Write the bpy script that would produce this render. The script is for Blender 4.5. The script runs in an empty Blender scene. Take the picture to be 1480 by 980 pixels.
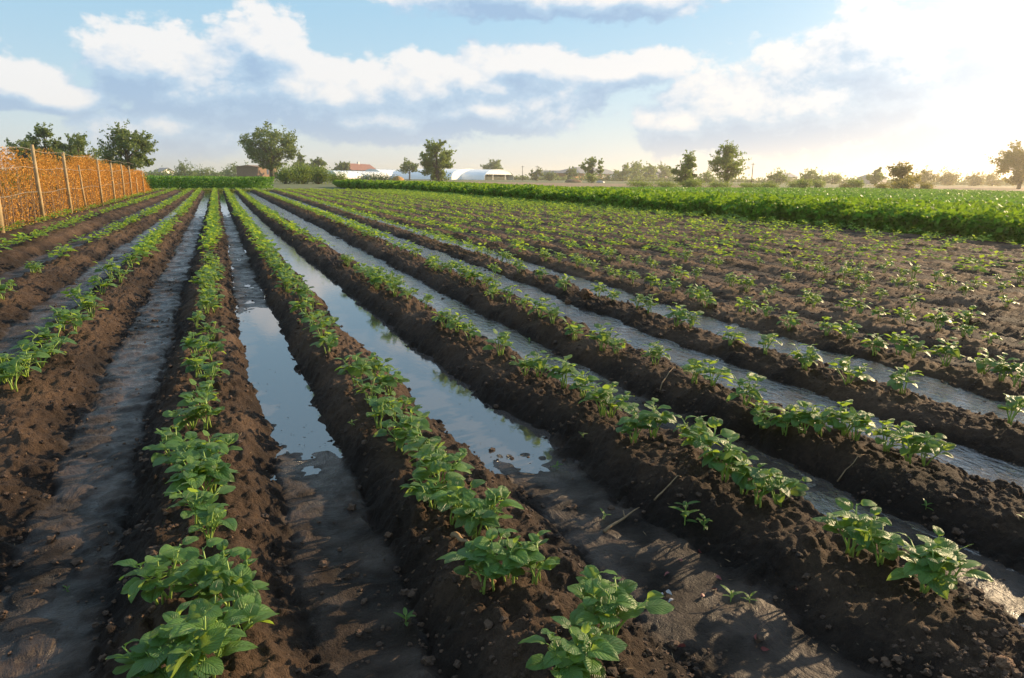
import bpy, math, random
import numpy as np
from mathutils import Vector, Matrix
R = math.radians
S = bpy.context.scene
col = S.collection
rng = np.random.default_rng(7)
random.seed(7)

# ------------------------------------------------------------------ camera
CH = 1.2
F_PX, YAW, PITCH, ROLL = 1000.0, 0.40335, 0.22961, 0.0105
fw = np.array([math.sin(YAW)*math.cos(PITCH), math.cos(YAW)*math.cos(PITCH), -math.sin(PITCH)])
r0 = np.array([math.cos(YAW), -math.sin(YAW), 0.0]); u0 = np.cross(r0, fw)
rv = math.cos(ROLL)*r0+math.sin(ROLL)*u0
uv_ = -math.sin(ROLL)*r0+math.cos(ROLL)*u0
cam_d = bpy.data.cameras.new('camera'); cam = bpy.data.objects.new('camera', cam_d); col.objects.link(cam)
cam_d.sensor_width = 36; cam_d.lens = 36*F_PX/1480; cam_d.clip_end = 9000; cam_d.clip_start = .02
M = Matrix(((rv[0], uv_[0], -fw[0], 0), (rv[1], uv_[1], -fw[1], 0), (rv[2], uv_[2], -fw[2], CH), (0, 0, 0, 1)))
cam.matrix_world = M
S.camera = cam

def ray(x, y):
    d = fw+rv*(x-740)/F_PX-uv_*(y-490)/F_PX
    return d
def at(x, y, z=0.0):                 # ground point seen at a photo position
    d = ray(x, y); t = (z-CH)/d[2]; p = d*t; return float(p[0]), float(p[1])
def azel(x, y):
    d = ray(x, y); d = d/np.linalg.norm(d)
    return math.degrees(math.atan2(d[0], d[1])), math.degrees(math.asin(d[2]))
def proj(x, y, z):
    q = np.array([x, y, z-CH]); d = float(q@fw)
    if d < .05: return (-9999, -9999, d)
    return 740+F_PX*float(q@rv)/d, 490-F_PX*float(q@uv_)/d, d
def far(x, ybase, z=-.25):           # ground point for a far thing
    return at(x, ybase, z)

# ------------------------------------------------------------------ materials
def nodes(name):
    m = bpy.data.materials.new(name); m.use_nodes = True; nt = m.node_tree
    b = nt.nodes['Principled BSDF']; return m, nt, b
def nn(nt, t, **kw):
    n = nt.nodes.new(t)
    for k, v in kw.items(): setattr(n, k, v)
    return n
def noise(nt, scale, detail=4, rough=.55, coord='Object', vec=None, dist=0):
    n = nn(nt, 'ShaderNodeTexNoise'); n.inputs['Scale'].default_value = scale; n.inputs['Detail'].default_value = detail
    n.inputs['Roughness'].default_value = rough; n.inputs['Distortion'].default_value = dist
    if vec is None:
        g = nn(nt, 'ShaderNodeNewGeometry') if coord == 'World' else nn(nt, 'ShaderNodeTexCoord')
        vec = g.outputs['Position'] if coord == 'World' else g.outputs[coord]
    nt.links.new(vec, n.inputs['Vector']); return n
def ramp(nt, fac, stops):
    r = nn(nt, 'ShaderNodeValToRGB'); nt.links.new(fac, r.inputs[0])
    e = r.color_ramp.elements
    while len(e) < len(stops): e.new(.5)
    for i, (p, c) in enumerate(stops):
        e[i].position = p; e[i].color = (*c, 1) if len(c) == 3 else c
    return r
def mixc(nt, fac, a, b, mode='MIX'):
    m = nn(nt, 'ShaderNodeMix', data_type='RGBA', blend_type=mode)
    for s, v in ((0, fac), (6, a), (7, b)):
        if hasattr(v, 'default_value'): nt.links.new(v, m.inputs[s])
        elif s == 0: m.inputs[0].default_value = v
        else: m.inputs[s].default_value = (*v, 1)
    return m.outputs[2]
def mth(nt, op, a, b=None, c=None, clamp=False):
    m = nn(nt, 'ShaderNodeMath', operation=op); m.use_clamp = clamp
    for i, v in enumerate((a, b, c)):
        if v is None: continue
        if hasattr(v, 'default_value'): nt.links.new(v, m.inputs[i])
        else: m.inputs[i].default_value = v
    return m.outputs[0]
def simple(name, c1, c2, scale=3, rough=.8, bump=0, bscale=40, spec=.5, coord='Object'):
    m, nt, b = nodes(name)
    n = noise(nt, scale, coord=coord)
    r = ramp(nt, n.outputs[0], [(.3, c1), (.7, c2)])
    nt.links.new(r.outputs[0], b.inputs['Base Color']); b.inputs['Roughness'].default_value = rough
    b.inputs['Specular IOR Level'].default_value = spec
    if bump:
        n2 = noise(nt, bscale, coord=coord); bp = nn(nt, 'ShaderNodeBump'); bp.inputs['Distance'].default_value = bump
        nt.links.new(n2.outputs[0], bp.inputs['Height']); nt.links.new(bp.outputs[0], b.inputs['Normal'])
    return m
def leafmat(name, dark, light, trans, tf=.35, rough=.5, vein=False, spec=.25):
    m, nt, b = nodes(name)
    g = nn(nt, 'ShaderNodeNewGeometry')
    n = noise(nt, 1.3, 2, coord='World')
    f = mth(nt, 'ADD', mth(nt, 'MULTIPLY', g.outputs['Random Per Island'], .65), mth(nt, 'MULTIPLY', n.outputs[0], .35))
    c = ramp(nt, f, [(.1, dark), (.85, light)]).outputs[0]
    if vein:
        uv = nn(nt, 'ShaderNodeUVMap'); sp = nn(nt, 'ShaderNodeSeparateXYZ'); nt.links.new(uv.outputs[0], sp.inputs[0])
        au = mth(nt, 'ABSOLUTE', mth(nt, 'SUBTRACT', sp.outputs[0], .5))
        ph = mth(nt, 'SUBTRACT', mth(nt, 'MULTIPLY', sp.outputs[1], 44.0), mth(nt, 'MULTIPLY', au, 38.0))
        v1 = mth(nt, 'POWER', mth(nt, 'ABSOLUTE', mth(nt, 'COSINE', mth(nt, 'MULTIPLY', ph, .5))), 14.0)
        mid = mth(nt, 'SUBTRACT', 1.0, mth(nt, 'MULTIPLY', au, 24.0), clamp=True)
        vv = mth(nt, 'MAXIMUM', mth(nt, 'MULTIPLY', v1, .55), mid)
        c = mixc(nt, mth(nt, 'MULTIPLY', vv, .45), c, tuple(x*1.6+.03 for x in light))
        n2 = noise(nt, 9, 3, vec=uv.outputs[0])
        h = mth(nt, 'SUBTRACT', mth(nt, 'MULTIPLY', n2.outputs[0], .5), vv)
        bp = nn(nt, 'ShaderNodeBump'); bp.inputs['Distance'].default_value = .004; bp.inputs['Strength'].default_value = 1
        nt.links.new(h, bp.inputs['Height']); nt.links.new(bp.outputs[0], b.inputs['Normal'])
    nt.links.new(c, b.inputs['Base Color']); b.inputs['Roughness'].default_value = rough
    b.inputs['Specular IOR Level'].default_value = spec
    t = nn(nt, 'ShaderNodeBsdfTranslucent')
    tc = mixc(nt, .75, c, trans)
    nt.links.new(tc, t.inputs['Color'])
    mx = nn(nt, 'ShaderNodeMixShader'); mx.inputs[0].default_value = tf
    nt.links.new(b.outputs[0], mx.inputs[1]); nt.links.new(t.outputs[0], mx.inputs[2])
    nt.links.new(mx.outputs[0], nt.nodes['Material Output'].inputs['Surface'])
    return m

M_LEAF = leafmat('potato_leaf', (.035, .115, .038), (.18, .33, .075), (.50, .66, .06), .44, .40, vein=True, spec=.40)
M_LEAF_FAR = leafmat('potato_leaf_distant', (.07, .18, .03), (.24, .40, .06), (.58, .72, .06), .46, .55)
M_STEM = simple('potato_stem', (.2, .32, .06), (.32, .42, .08), 8, .5)
M_CROP = leafmat('crop_leaf', (.02, .08, .010), (.16, .32, .03), (.40, .60, .03), .30, .6, spec=.12)
M_LOWCROP = leafmat('low_crop_leaf', (.05, .14, .02), (.11, .25, .035), (.25, .45, .04), .3, .55)
M_TREE = leafmat('tree_leaf', (.06, .095, .03), (.16, .21, .06), (.28, .36, .06), .34, .55)
M_TREE2 = leafmat('tree_leaf_fresh', (.07, .12, .025), (.19, .26, .05), (.34, .44, .05), .38, .55)
M_TREE3 = leafmat('tree_leaf_golden', (.10, .10, .02), (.22, .19, .035), (.42, .36, .05), .35, .55)
M_DRY = leafmat('dry_vine_leaf', (.26, .115, .022), (.88, .44, .085), (.7, .3, .04), .25, .7)
M_GRASS = leafmat('grass_blade', (.07, .10, .02), (.20, .22, .05), (.3, .34, .06), .3, .6)
M_BARK = simple('bark', (.06, .045, .03), (.13, .10, .07), 6, .9, .01, 30)
M_POST = simple('weathered_post', (.30, .21, .10), (.46, .34, .18), 5, .8, .004, 60)
M_WIRE = simple('wire', (.2, .18, .15), (.3, .27, .22), 5, .5)
M_TUNNEL = simple('greenhouse_film', (.80, .82, .84), (.88, .9, .91), .6, .35)
M_FRAME = simple('white_metal_frame', (.7, .72, .72), (.8, .8, .8), 2, .5)
M_INSHADE = simple('painted_inside_shade', (.02, .03, .02), (.04, .05, .03), 2, .9)  # near-black colour standing in for shade inside the greenhouse
M_RED = simple('red_roof', (.17, .065, .045), (.23, .09, .06), 3, .8)
M_GREYROOF = simple('grey_roof', (.10, .11, .13), (.17, .18, .2), 3, .7)
M_PALEROOF = simple('pale_roof', (.35, .37, .4), (.45, .47, .5), 3, .6)
M_BRICK = simple('orange_brick', (.42, .18, .07), (.55, .26, .11), 9, .85)
M_WHITE = simple('white_wall', (.62, .60, .57), (.75, .72, .70), 2, .8)
M_PINK = simple('pinkish_wall', (.45, .36, .33), (.56, .46, .42), 2, .8)
M_BROWN = simple('brown_wall', (.16, .09, .05), (.24, .14, .08), 3, .85)
M_GLASS = simple('window_glass', (.05, .07, .09), (.08, .10, .13), 2, .1)
M_HAY = simple('hay', (.32, .17, .05), (.5, .3, .1), 3, .95, .05, 8)
M_EARTH = simple('earth', (.14, .09, .05), (.22, .15, .09), 2, .95, .05, 6)
M_TWIG = simple('dry_twig', (.18, .11, .055), (.32, .21, .11), 30, .8)
M_STONE = simple('clod_stone', (.12, .065, .035), (.24, .13, .07), 25, .9, .02, 60)
M_SCRAP = simple('red_scrap', (.14, .025, .02), (.25, .06, .05), 50, .6)
M_PALESCRAP = simple('pale_scrap', (.3, .28, .27), (.42, .4, .38), 50, .5)

# soil
def soilmat():
    m, nt, b = nodes('soil')
    w = nn(nt, 'ShaderNodeAttribute', attribute_name='wet')
    hgt = nn(nt, 'ShaderNodeAttribute', attribute_name='dry')
    n1 = noise(nt, 3.0, 6, .6, 'World'); n2 = noise(nt, 38, 6, .68, 'World'); n3 = noise(nt, 220, 3, .6, 'World')
    dryf = mth(nt, 'ADD', mth(nt, 'MULTIPLY', n1.outputs[0], .55), mth(nt, 'MULTIPLY', n2.outputs[0], .45))
    dryf = mth(nt, 'ADD', mth(nt, 'SUBTRACT', dryf, .5), hgt.outputs['Fac'], clamp=True)
    cr = ramp(nt, dryf, [(.15, (.015, .0105, .008)), (.45, (.034, .0225, .016)), (.75, (.098, .061, .038)), (1.0, (.175, .112, .073))])
    n4 = noise(nt, 4.0, 6, .62, 'World', dist=.9)
    silt = ramp(nt, n4.outputs[0], [(.3, (.032, .021, .015)), (.7, (.078, .051, .037))])
    n7 = noise(nt, 24, 6, .7, 'World', dist=.3)
    sc_ = mixc(nt, mth(nt, 'MULTIPLY', mth(nt, 'SUBTRACT', n7.outputs[0], .38), 2.2, clamp=True), silt.outputs[0], (.026, .017, .012))
    c = mixc(nt, w.outputs['Fac'], cr.outputs[0], sc_)
    nt.links.new(c, b.inputs['Base Color'])
    ro = ramp(nt, n4.outputs[0], [(.35, (.38,)*3), (.65, (.60,)*3)])
    rr = nn(nt, 'ShaderNodeMix', data_type='FLOAT'); nt.links.new(w.outputs['Fac'], rr.inputs[0]); rr.inputs[2].default_value = .82
    nt.links.new(ro.outputs[0], rr.inputs[3])
    fa = nn(nt, 'ShaderNodeAttribute', attribute_name='film'); n6 = noise(nt, 9, 5, .6, 'World')
    ff = mth(nt, 'MULTIPLY', fa.outputs['Fac'], mth(nt, 'MULTIPLY', mth(nt, 'SUBTRACT', n6.outputs[0], .32), 3.2, clamp=True), clamp=True)
    r2 = nn(nt, 'ShaderNodeMix', data_type='FLOAT'); nt.links.new(ff, r2.inputs[0]); nt.links.new(rr.outputs[0], r2.inputs[2]); r2.inputs[3].default_value = .13
    nt.links.new(r2.outputs[0], b.inputs['Roughness'])
    nt.links.new(mth(nt, 'ADD', mth(nt, 'ADD', mth(nt, 'MULTIPLY', w.outputs['Fac'], .10), .15), mth(nt, 'MULTIPLY', ff, .6)), b.inputs['Specular IOR Level'])
    bp = nn(nt, 'ShaderNodeBump')
    hh = mth(nt, 'ADD', mth(nt, 'MULTIPLY', n2.outputs[0], 1.0), mth(nt, 'MULTIPLY', n3.outputs[0], .28))
    st = mth(nt, 'SUBTRACT', 1.0, mth(nt, 'MULTIPLY', w.outputs['Fac'], .74))
    hh = mth(nt, 'MULTIPLY', hh, st)
    gp = nn(nt, 'ShaderNodeNewGeometry'); mp = nn(nt, 'ShaderNodeMapping'); mp.inputs['Scale'].default_value = (1, .45, 1); mp.inputs['Rotation'].default_value = (0, 0, .5)
    nt.links.new(gp.outputs['Position'], mp.inputs[0])
    n5 = noise(nt, 6, 5, .55, vec=mp.outputs[0], dist=1.6)
    fl_ = mth(nt, 'MULTIPLY', mth(nt, 'ABSOLUTE', mth(nt, 'SUBTRACT', n5.outputs[0], .5)), mth(nt, 'MULTIPLY', w.outputs['Fac'], .9))
    hh = mth(nt, 'ADD', hh, fl_)
    bp.inputs['Distance'].default_value = .036; bp.inputs['Strength'].default_value = 1.0
    nt.links.new(hh, bp.inputs['Height']); nt.links.new(bp.outputs[0], b.inputs['Normal'])
    return m
M_SOIL = soilmat()
M_CLOD = simple('soil_clod', (.026, .016, .011), (.12, .067, .038), 9, .9, .004, 160, coord='World')
def watermat():
    m, nt, b = nodes('muddy_water')
    b.inputs['Base Color'].default_value = (.075, .062, .055, 1); b.inputs['Roughness'].default_value = .05
    b.inputs['IOR'].default_value = 2.4
    a = nn(nt, 'ShaderNodeAttribute', attribute_name='ripple')
    g = nn(nt, 'ShaderNodeNewGeometry')
    mp = nn(nt, 'ShaderNodeMapping'); mp.inputs['Scale'].default_value = (1, .45, 1); nt.links.new(g.outputs['Position'], mp.inputs[0])
    n = noise(nt, 26, 4, .6, vec=mp.outputs[0], dist=.4)
    n2 = noise(nt, 2.5, 2, .5, vec=mp.outputs[0])
    h = mth(nt, 'MULTIPLY', n.outputs[0], mth(nt, 'MULTIPLY', a.outputs['Fac'], mth(nt, 'MULTIPLY', n2.outputs[0], 2.0)))
    bp = nn(nt, 'ShaderNodeBump'); bp.inputs['Distance'].default_value = .02; bp.inputs['Strength'].default_value = 1
    nt.links.new(h, bp.inputs['Height']); nt.links.new(bp.outputs[0], b.inputs['Normal'])
    return m
M_WATER = watermat()

# ------------------------------------------------------------------ mesh helpers
def link(name, me, mat, parent=None):
    o = bpy.data.objects.new(name, me); col.objects.link(o)
    if mat is not None and not me.materials: me.materials.append(mat)
    if parent is not None: o.parent = parent
    return o
def tag(o, label=None, cat=None, group=None, kind=None):
    if label: o['label'] = label
    if cat: o['category'] = cat
    if group: o['group'] = group
    if kind: o['kind'] = kind
    return o
def empty(name, loc, rz=0, sc=1):
    o = bpy.data.objects.new(name, None); col.objects.link(o); o.location = loc; o.rotation_euler = (0, 0, rz)
    o.scale = (sc,)*3; o.empty_display_size = .1; return o
def mk(name, V, Fq, mat=None, smooth=True, uv=None, mats=None, attrs=None):
    """big mesh from numpy: V (n,3); Fq (m,4) or (m,3)"""
    V = np.asarray(V, np.float32); Fq = np.asarray(Fq, np.int32)
    me = bpy.data.meshes.new(name); k = Fq.shape[1]
    me.vertices.add(len(V)); me.vertices.foreach_set('co', V.ravel())
    me.loops.add(Fq.size); me.loops.foreach_set('vertex_index', Fq.ravel())
    me.polygons.add(len(Fq)); me.polygons.foreach_set('loop_start', np.arange(0, Fq.size, k, dtype=np.int32))
    me.polygons.foreach_set('loop_total', np.full(len(Fq), k, np.int32))
    me.polygons.foreach_set('use_smooth', np.full(len(Fq), smooth, bool))
    if uv is not None:
        l = me.uv_layers.new(name='UVMap'); l.data.foreach_set('uv', np.asarray(uv, np.float32)[Fq.ravel()].ravel())
    if attrs:
        for an, av in attrs.items():
            a = me.attributes.new(an, 'FLOAT', 'POINT'); a.data.foreach_set('value', np.asarray(av, np.float32).ravel())
    me.update(calc_edges=True)
    if mat: me.materials.append(mat)
    return me
class MB:
    def __init__(s): s.v = []; s.f = []
    def add(s, vs, fs):
        n = len(s.v); s.v += [tuple(v) for v in vs]; s.f += [tuple(i+n for i in f) for f in fs]
    def box(s, x0, x1, y0, y1, z0, z1):
        s.add([(x0, y0, z0), (x1, y0, z0), (x1, y1, z0), (x0, y1, z0), (x0, y0, z1), (x1, y0, z1), (x1, y1, z1), (x0, y1, z1)],
              [(0, 3, 2, 1), (4, 5, 6, 7), (0, 1, 5, 4), (1, 2, 6, 5), (2, 3, 7, 6), (3, 0, 4, 7)])
    def tube(s, pts, rad, n=6, cap=True):
        pts = [Vector(p) for p in pts]; rings = []
        for i, p in enumerate(pts):
            t = (pts[min(i+1, len(pts)-1)]-pts[max(i-1, 0)]); t = t.normalized() if t.length > 1e-9 else Vector((0, 0, 1))
            a = t.orthogonal().normalized() if i == 0 else (a-t*a.dot(t)).normalized()
            b = t.cross(a); r = rad[i] if hasattr(rad, '__len__') else rad
            rings.append([p+(a*math.cos(2*math.pi*k/n)+b*math.sin(2*math.pi*k/n))*r for k in range(n)])
        vs = [v for rg in rings for v in rg]; fs = []
        for i in range(len(pts)-1):
            for k in range(n): fs.append((i*n+k, i*n+(k+1) % n, (i+1)*n+(k+1) % n, (i+1)*n+k))
        if cap: fs.append(tuple(range(n))[::-1]); fs.append(tuple((len(pts)-1)*n+k for k in range(n)))
        s.add(vs, fs)
    def mesh(s, name, mat, smooth=False):
        me = bpy.data.meshes.new(name); me.from_pydata(s.v, [], s.f); me.update()
        me.polygons.foreach_set('use_smooth', [smooth]*len(me.polygons)); me.materials.append(mat); return me
    def build(s, name, mat, parent=None, smooth=False): return link(name, s.mesh(name, mat, smooth), None, parent)

# ------------------------------------------------------------------ numpy noise
def hsh(a, b, s):
    h = (a.astype(np.int64)*374761393+b.astype(np.int64)*668265263+s*974634777) & 0xffffffff
    h = ((h ^ (h >> 13))*1274126177) & 0xffffffff
    h = ((h ^ (h >> 15))*2246822519) & 0xffffffff
    return ((h ^ (h >> 16)) & 0xffffff)/float(0xffffff)
def vn(x, y, s=0):
    xi = np.floor(x); yi = np.floor(y); fx = x-xi; fy = y-yi
    fx = fx*fx*(3-2*fx); fy = fy*fy*(3-2*fy)
    a = hsh(xi, yi, s); b = hsh(xi+1, yi, s); c = hsh(xi, yi+1, s); d = hsh(xi+1, yi+1, s)
    return (a*(1-fx)+b*fx)*(1-fy)+(c*(1-fx)+d*fx)*fy
def fbm(x, y, s=0, o=4, g=.5):
    r = 0; a = 1; t = 0
    for i in range(o):
        r = r+a*vn(x+i*17.3, y-i*9.1, s+i); t += a; a *= g; x = x*2.03; y = y*2.03
    return r/t-.5
def bumps(x, y, cell, s, prob=.7):
    X = x/cell; Y = y/cell; xi = np.floor(X); yi = np.floor(Y); h = np.zeros_like(X)
    for i in (-1, 0, 1):
        for j in (-1, 0, 1):
            cx = xi+i; cy = yi+j
            jx = hsh(cx, cy, s); jy = hsh(cx, cy, s+1); rr = hsh(cx, cy, s+2); on = hsh(cx, cy, s+3) < prob
            r = .22+.5*rr
            an = hsh(cx, cy, s+4)*3.14; dx = X-(cx+jx); dy = Y-(cy+jy)
            ex = dx*np.cos(an)+dy*np.sin(an); ey = (-dx*np.sin(an)+dy*np.cos(an))*(1+.8*hsh(cx, cy, s+5))
            q = r*r-ex*ex-ey*ey
            h = np.maximum(h, np.where(on, np.sqrt(np.maximum(q, 0)), 0))
    return h*cell

# ------------------------------------------------------------------ field model
X0, SP = -.12, .93
OFF = {  # row -> [(Y, dx)] measured centre-line wander
 -4: [(10, -.1), (23, -.06), (29, .02), (38, .28), (60, .35)], -3: [(8, -.1), (17, -.15), (26, -.15), (34, .02), (48, .3), (60, .35)],
 -2: [(5, -.05), (12, -.08), (17, .08), (26, .3), (41, .44), (60, .5)], -1: [(3, -.03), (9, 0), (15, .06), (20, .13), (30, .17), (60, .25)],
 0: [(1, .02), (9, .01), (14, .06), (20, .11), (36, .18), (60, .38)],
 1: [(1, .0), (2.2, -.06), (3, -.03), (5, -.12), (8, -.09), (21, -.08), (36, .01), (60, .25)],
 2: [(1, .2), (2.4, .17), (3, .05), (4.2, .06), (5.5, -.04), (11, -.12), (17, -.2), (36, -.15), (60, .18)],
 3: [(1.5, .11), (2.4, .03), (3.8, -.05), (6, -.01), (9, .07), (13, .18), (23, .33), (60, .5)],
 4: [(1.5, .03), (3.2, -.07), (5, .0), (7, .04), (9.5, .25), (16, .31), (28, .58), (60, 1.15)],
 5: [(2, -.04), (4, -.06), (6.5, -.1), (9, .1), (14, .25), (28, .6), (60, 1.2)]}
def off(k, Y):
    kk = min(max(k, -4), 5); t = OFF[kk]; Y = np.asarray(Y, float)
    xs = [a for a, _ in t]; ys = [b for _, b in t]
    r = 0
    for d in (-.25, -.12, 0, .12, .25): r = r+np.interp(Y*(1+d), xs, ys)
    return r/5
def rowx(k, Y): return X0+k*SP+off(k, Y)
KMIN, KMAX = -9, 18
DEPTH = {-5: .08, -4: .12, -3: .15, -2: .16, -1: .16, 0: .17, 1: .175, 2: .16, 3: .105, 4: .09, 5: .07, 6: .06, 7: .05}
WZD = {k: -d+.018 for k, d in DEPTH.items()}       # water level in each furrow
# floor level over the water line (z=-.185) along each furrow k (between row k and k+1): (Y, metres)
FLOOR = {0: [(1, .028), (2.6, .02), (3.2, .008), (4.3, -.016), (6.8, -.016), (7.8, .008), (12, .012), (24, .01), (28, -.006), (60, -.012)],
         1: [(1, .03), (2.2, .03), (2.6, .018), (3.3, -.016), (60, -.018)],
         2: [(1, .012), (1.7, .006), (1.95, -.005), (2.1, .006), (3.3, .012), (3.8, .004), (4.6, -.006), (60, -.015)],
         3: [(1, -.02), (60, -.02)], 4: [(1, -.012), (5, -.010), (12, -.008), (22, .0), (60, .02)],
         -1: [(1, .024), (3.5, .022), (4.5, .016), (8, .018), (22, .014), (30, -.004), (60, -.008)],
         -2: [(1, .02), (10, .01), (26, .005), (29, -.008), (33, .004), (60, .0)]}
def field_h(X, Y, fine=True):
    X = np.asarray(X, float); Y = np.asarray(Y, float)
    wob = fbm(X*0+3.1, Y*.9, 5, 3)*.05
    # nearest ridges
    ks = list(range(KMIN, KMAX+1))
    cx = np.stack([rowx(k, Y) for k in ks])
    kl = np.zeros(X.shape, int)
    for i in range(len(ks)): kl += (X > cx[i])
    kl = np.clip(kl-1, 0, len(ks)-2)
    xl = np.take_along_axis(cx, kl[None], 0)[0]; xr = np.take_along_axis(cx, kl[None]+1, 0)[0]
    u = np.clip((X-xl)/np.maximum(xr-xl, .2), 0, 1)          # 0 left ridge .. 1 right ridge
    k = kl+KMIN
    dep = np.full(X.shape, .06); fl = np.full(X.shape, .03); wat = np.zeros(X.shape, bool)
    for q in range(KMIN, KMAX):
        mk_ = k == q
        if not mk_.any(): continue
        dep[mk_] = DEPTH.get(q, .04)
        if q in FLOOR: wat[mk_] = True; fl[mk_] = np.interp(Y[mk_], [a for a, _ in FLOOR[q]], [b for _, b in FLOOR[q]])
        else: fl[mk_] = .02
    edge = (vn(X*3.1, Y*3.1, 40)-.5)*.09+(vn(X*9, Y*9, 41)-.5)*.05+(vn(X*1.1, Y*1.3, 43)-.5)*.05
    d = np.minimum(u, 1-u)+edge*.9                            # distance to ridge centre (0..0.5)
    t = np.clip((d-.13)/(.375-.13), 0, 1); t = t*t*(3-2*t)
    floor = np.where(wat, -dep+.018+fl, -dep)
    crown = .018*np.exp(-(d/.09)**2)
    low = (d > .3)
    crown = crown+(1-t)*(fbm(X*.6, Y*.75, 48, 3)*.075)
    z = crown*(1-t)+t*(floor+np.where(wat, fbm(X*2.4, Y*1.8, 47, 3)*.022, 0))
    # gentle dish in floor
    z = z-t*.006*np.clip((d-.33)/.17, 0, 1)
    # silt fan ripples
    sil = np.clip((t-.86)/.14, 0, 1)
    rip = np.sin((Y*38+fbm(X*3, Y*3, 9, 3)*30+X*7))*.5+.5
    rip2 = fbm(X*7, Y*9, 21, 4)
    near = np.clip((16-Y)/10, 0, 1)
    z = z+sil*(rip**1.6*.0040*np.clip(fl*60, 0, 1)*near+rip2*.018*np.clip(fl*70+.15, 0, 1.0))
    # furrow -1 is trampled and lumpy
    tram = (k == -1)*sil
    z = z+tram*(bumps(X, Y, .13, 61, .7)*.16-.006)
    wet = np.clip((t-.78)/.32+rip2*2.0+fbm(X*2, Y*2, 27, 2)*.9, 0, 1)
    wet = wet*np.where(wat | (k == -3), 1, .25)
    if fine:
        rg = 1-sil
        slope = np.clip(1-abs(t-.4)*1.6, 0, 1)
        cl = fbm(X*5, Y*5, 2, 3)+.5
        z = z+rg*(fbm(X*4.2, Y*4.2, 3, 5, .6)*.085+bumps(X, Y, .13, 11, .5)*.5*cl+bumps(X+.03, Y, .055, 15, .65)*.65*(.4+cl)+bumps(X, Y+.01, .026, 19, .7)*.6*(.4+cl)-.04)
        z = z+sil*(bumps(X, Y, .07, 31, .10)*.22+bumps(X, Y, .03, 35, .35)*.3*np.clip(fbm(X*2.5, Y*2.5, 36, 3)*5, 0, 1))
    else:
        z = z+(1-sil)*(fbm(X*4.2, Y*4.2, 3, 5, .6)*.085)
    dry = (1-t)*.42+.24+fbm(X*1.1, Y*1.1, 77, 3)*.55+np.clip((X-3.5)/7, 0, .28)
    film = np.where(wat, np.clip(1-(z-(-dep+.018)-.001)/.016, 0, 1), 0)*sil+.12*sil*(k == -1)
    return z, wet, dry+film*0, k, np.clip(film, 0, 1)

def axis_y():
    y = [-2.0]
    while y[-1] < .75: y.append(y[-1]+.05)
    while y[-1] < 61.5: y.append(y[-1]+max(.0065, .0048*y[-1]))
    return np.array(y)
def axis_x():
    x = [-1.2]
    while x[-1] < 3.4: x.append(x[-1]+.0075)
    st = .0075
    while x[-1] < 16.6: st = min(st*1.012, .06); x.append(x[-1]+st)
    l = [-1.2]; st = .0075
    while l[-1] > -9: st = min(st*1.012, .06); l.append(l[-1]-st)
    return np.array(l[::-1][:-1]+x)
def grid_faces(nx, ny):
    i = np.arange(nx*ny).reshape(ny, nx)
    return np.stack([i[:-1, :-1], i[:-1, 1:], i[1:, 1:], i[1:, :-1]], -1).reshape(-1, 4)
ax, ay = axis_x(), axis_y()
GX, GY = np.meshgrid(ax, ay)
Z, WET, DRY, KK, TT = field_h(GX, GY)
# feather the border of the bed down into the surrounding ground
ed = np.clip(np.minimum.reduce([(GX+9)/.6, (16.6-GX)/.6, (61.5-GY)/1.0, (GY+2)/.4]), 0, 1)
Z = Z*ed+(-.33)*(1-ed)
me = mk('soil_field', np.stack([GX, GY, Z], -1).reshape(-1, 3), grid_faces(len(ax), len(ay)), M_SOIL, attrs={'wet': WET, 'dry': DRY, 'film': TT})
tag(link('soil_field', me, None), kind='structure')

# water in the furrows
def strips():
    V = []; Fs = []; rp = []; n = 0
    for k in (-2, -1, 0, 1, 2, 3, 4):
        ys = np.concatenate([np.arange(.9, 8, .1), np.arange(8, 60.6, .5)])
        if k == 0: ys = ys[ys > 3.0]
        if k == 1: ys = ys[ys > 2.35]
        if k == -2: ys = np.arange(24, 60.5, .5)
        cx = (rowx(k, ys)+rowx(k+1, ys))/2
        if k == -1: ys = np.arange(24, 60.5, .5)
        cx = (rowx(k, ys)+rowx(k+1, ys))/2; nx = 5
        g = np.linspace(-.30, .30, nx)
        P = np.stack([cx[:, None]+g[None], np.repeat(ys[:, None], nx, 1), np.full((len(ys), nx), WZD[k])], -1)
        V.append(P.reshape(-1, 3)); Fs.append(grid_faces(nx, len(ys))+n); n += P.size//3
        rp.append(np.full(P.size//3, {3: 1.0, 4: .8, 2: .45, 1: .03, 0: .02}.get(k, .1))+np.repeat(np.clip((ys-9)/30, 0, .25), nx)*(k in (1, 2)))
    return np.concatenate(V), np.concatenate(Fs), np.concatenate(rp)
v, f, r_ = strips()
tag(link('water', mk('water', v, f, M_WATER, attrs={'ripple': r_}), None), kind='structure')

def gz(x, y):
    return float(field_h(np.array([x]), np.array([y]), False)[0][0])

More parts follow.
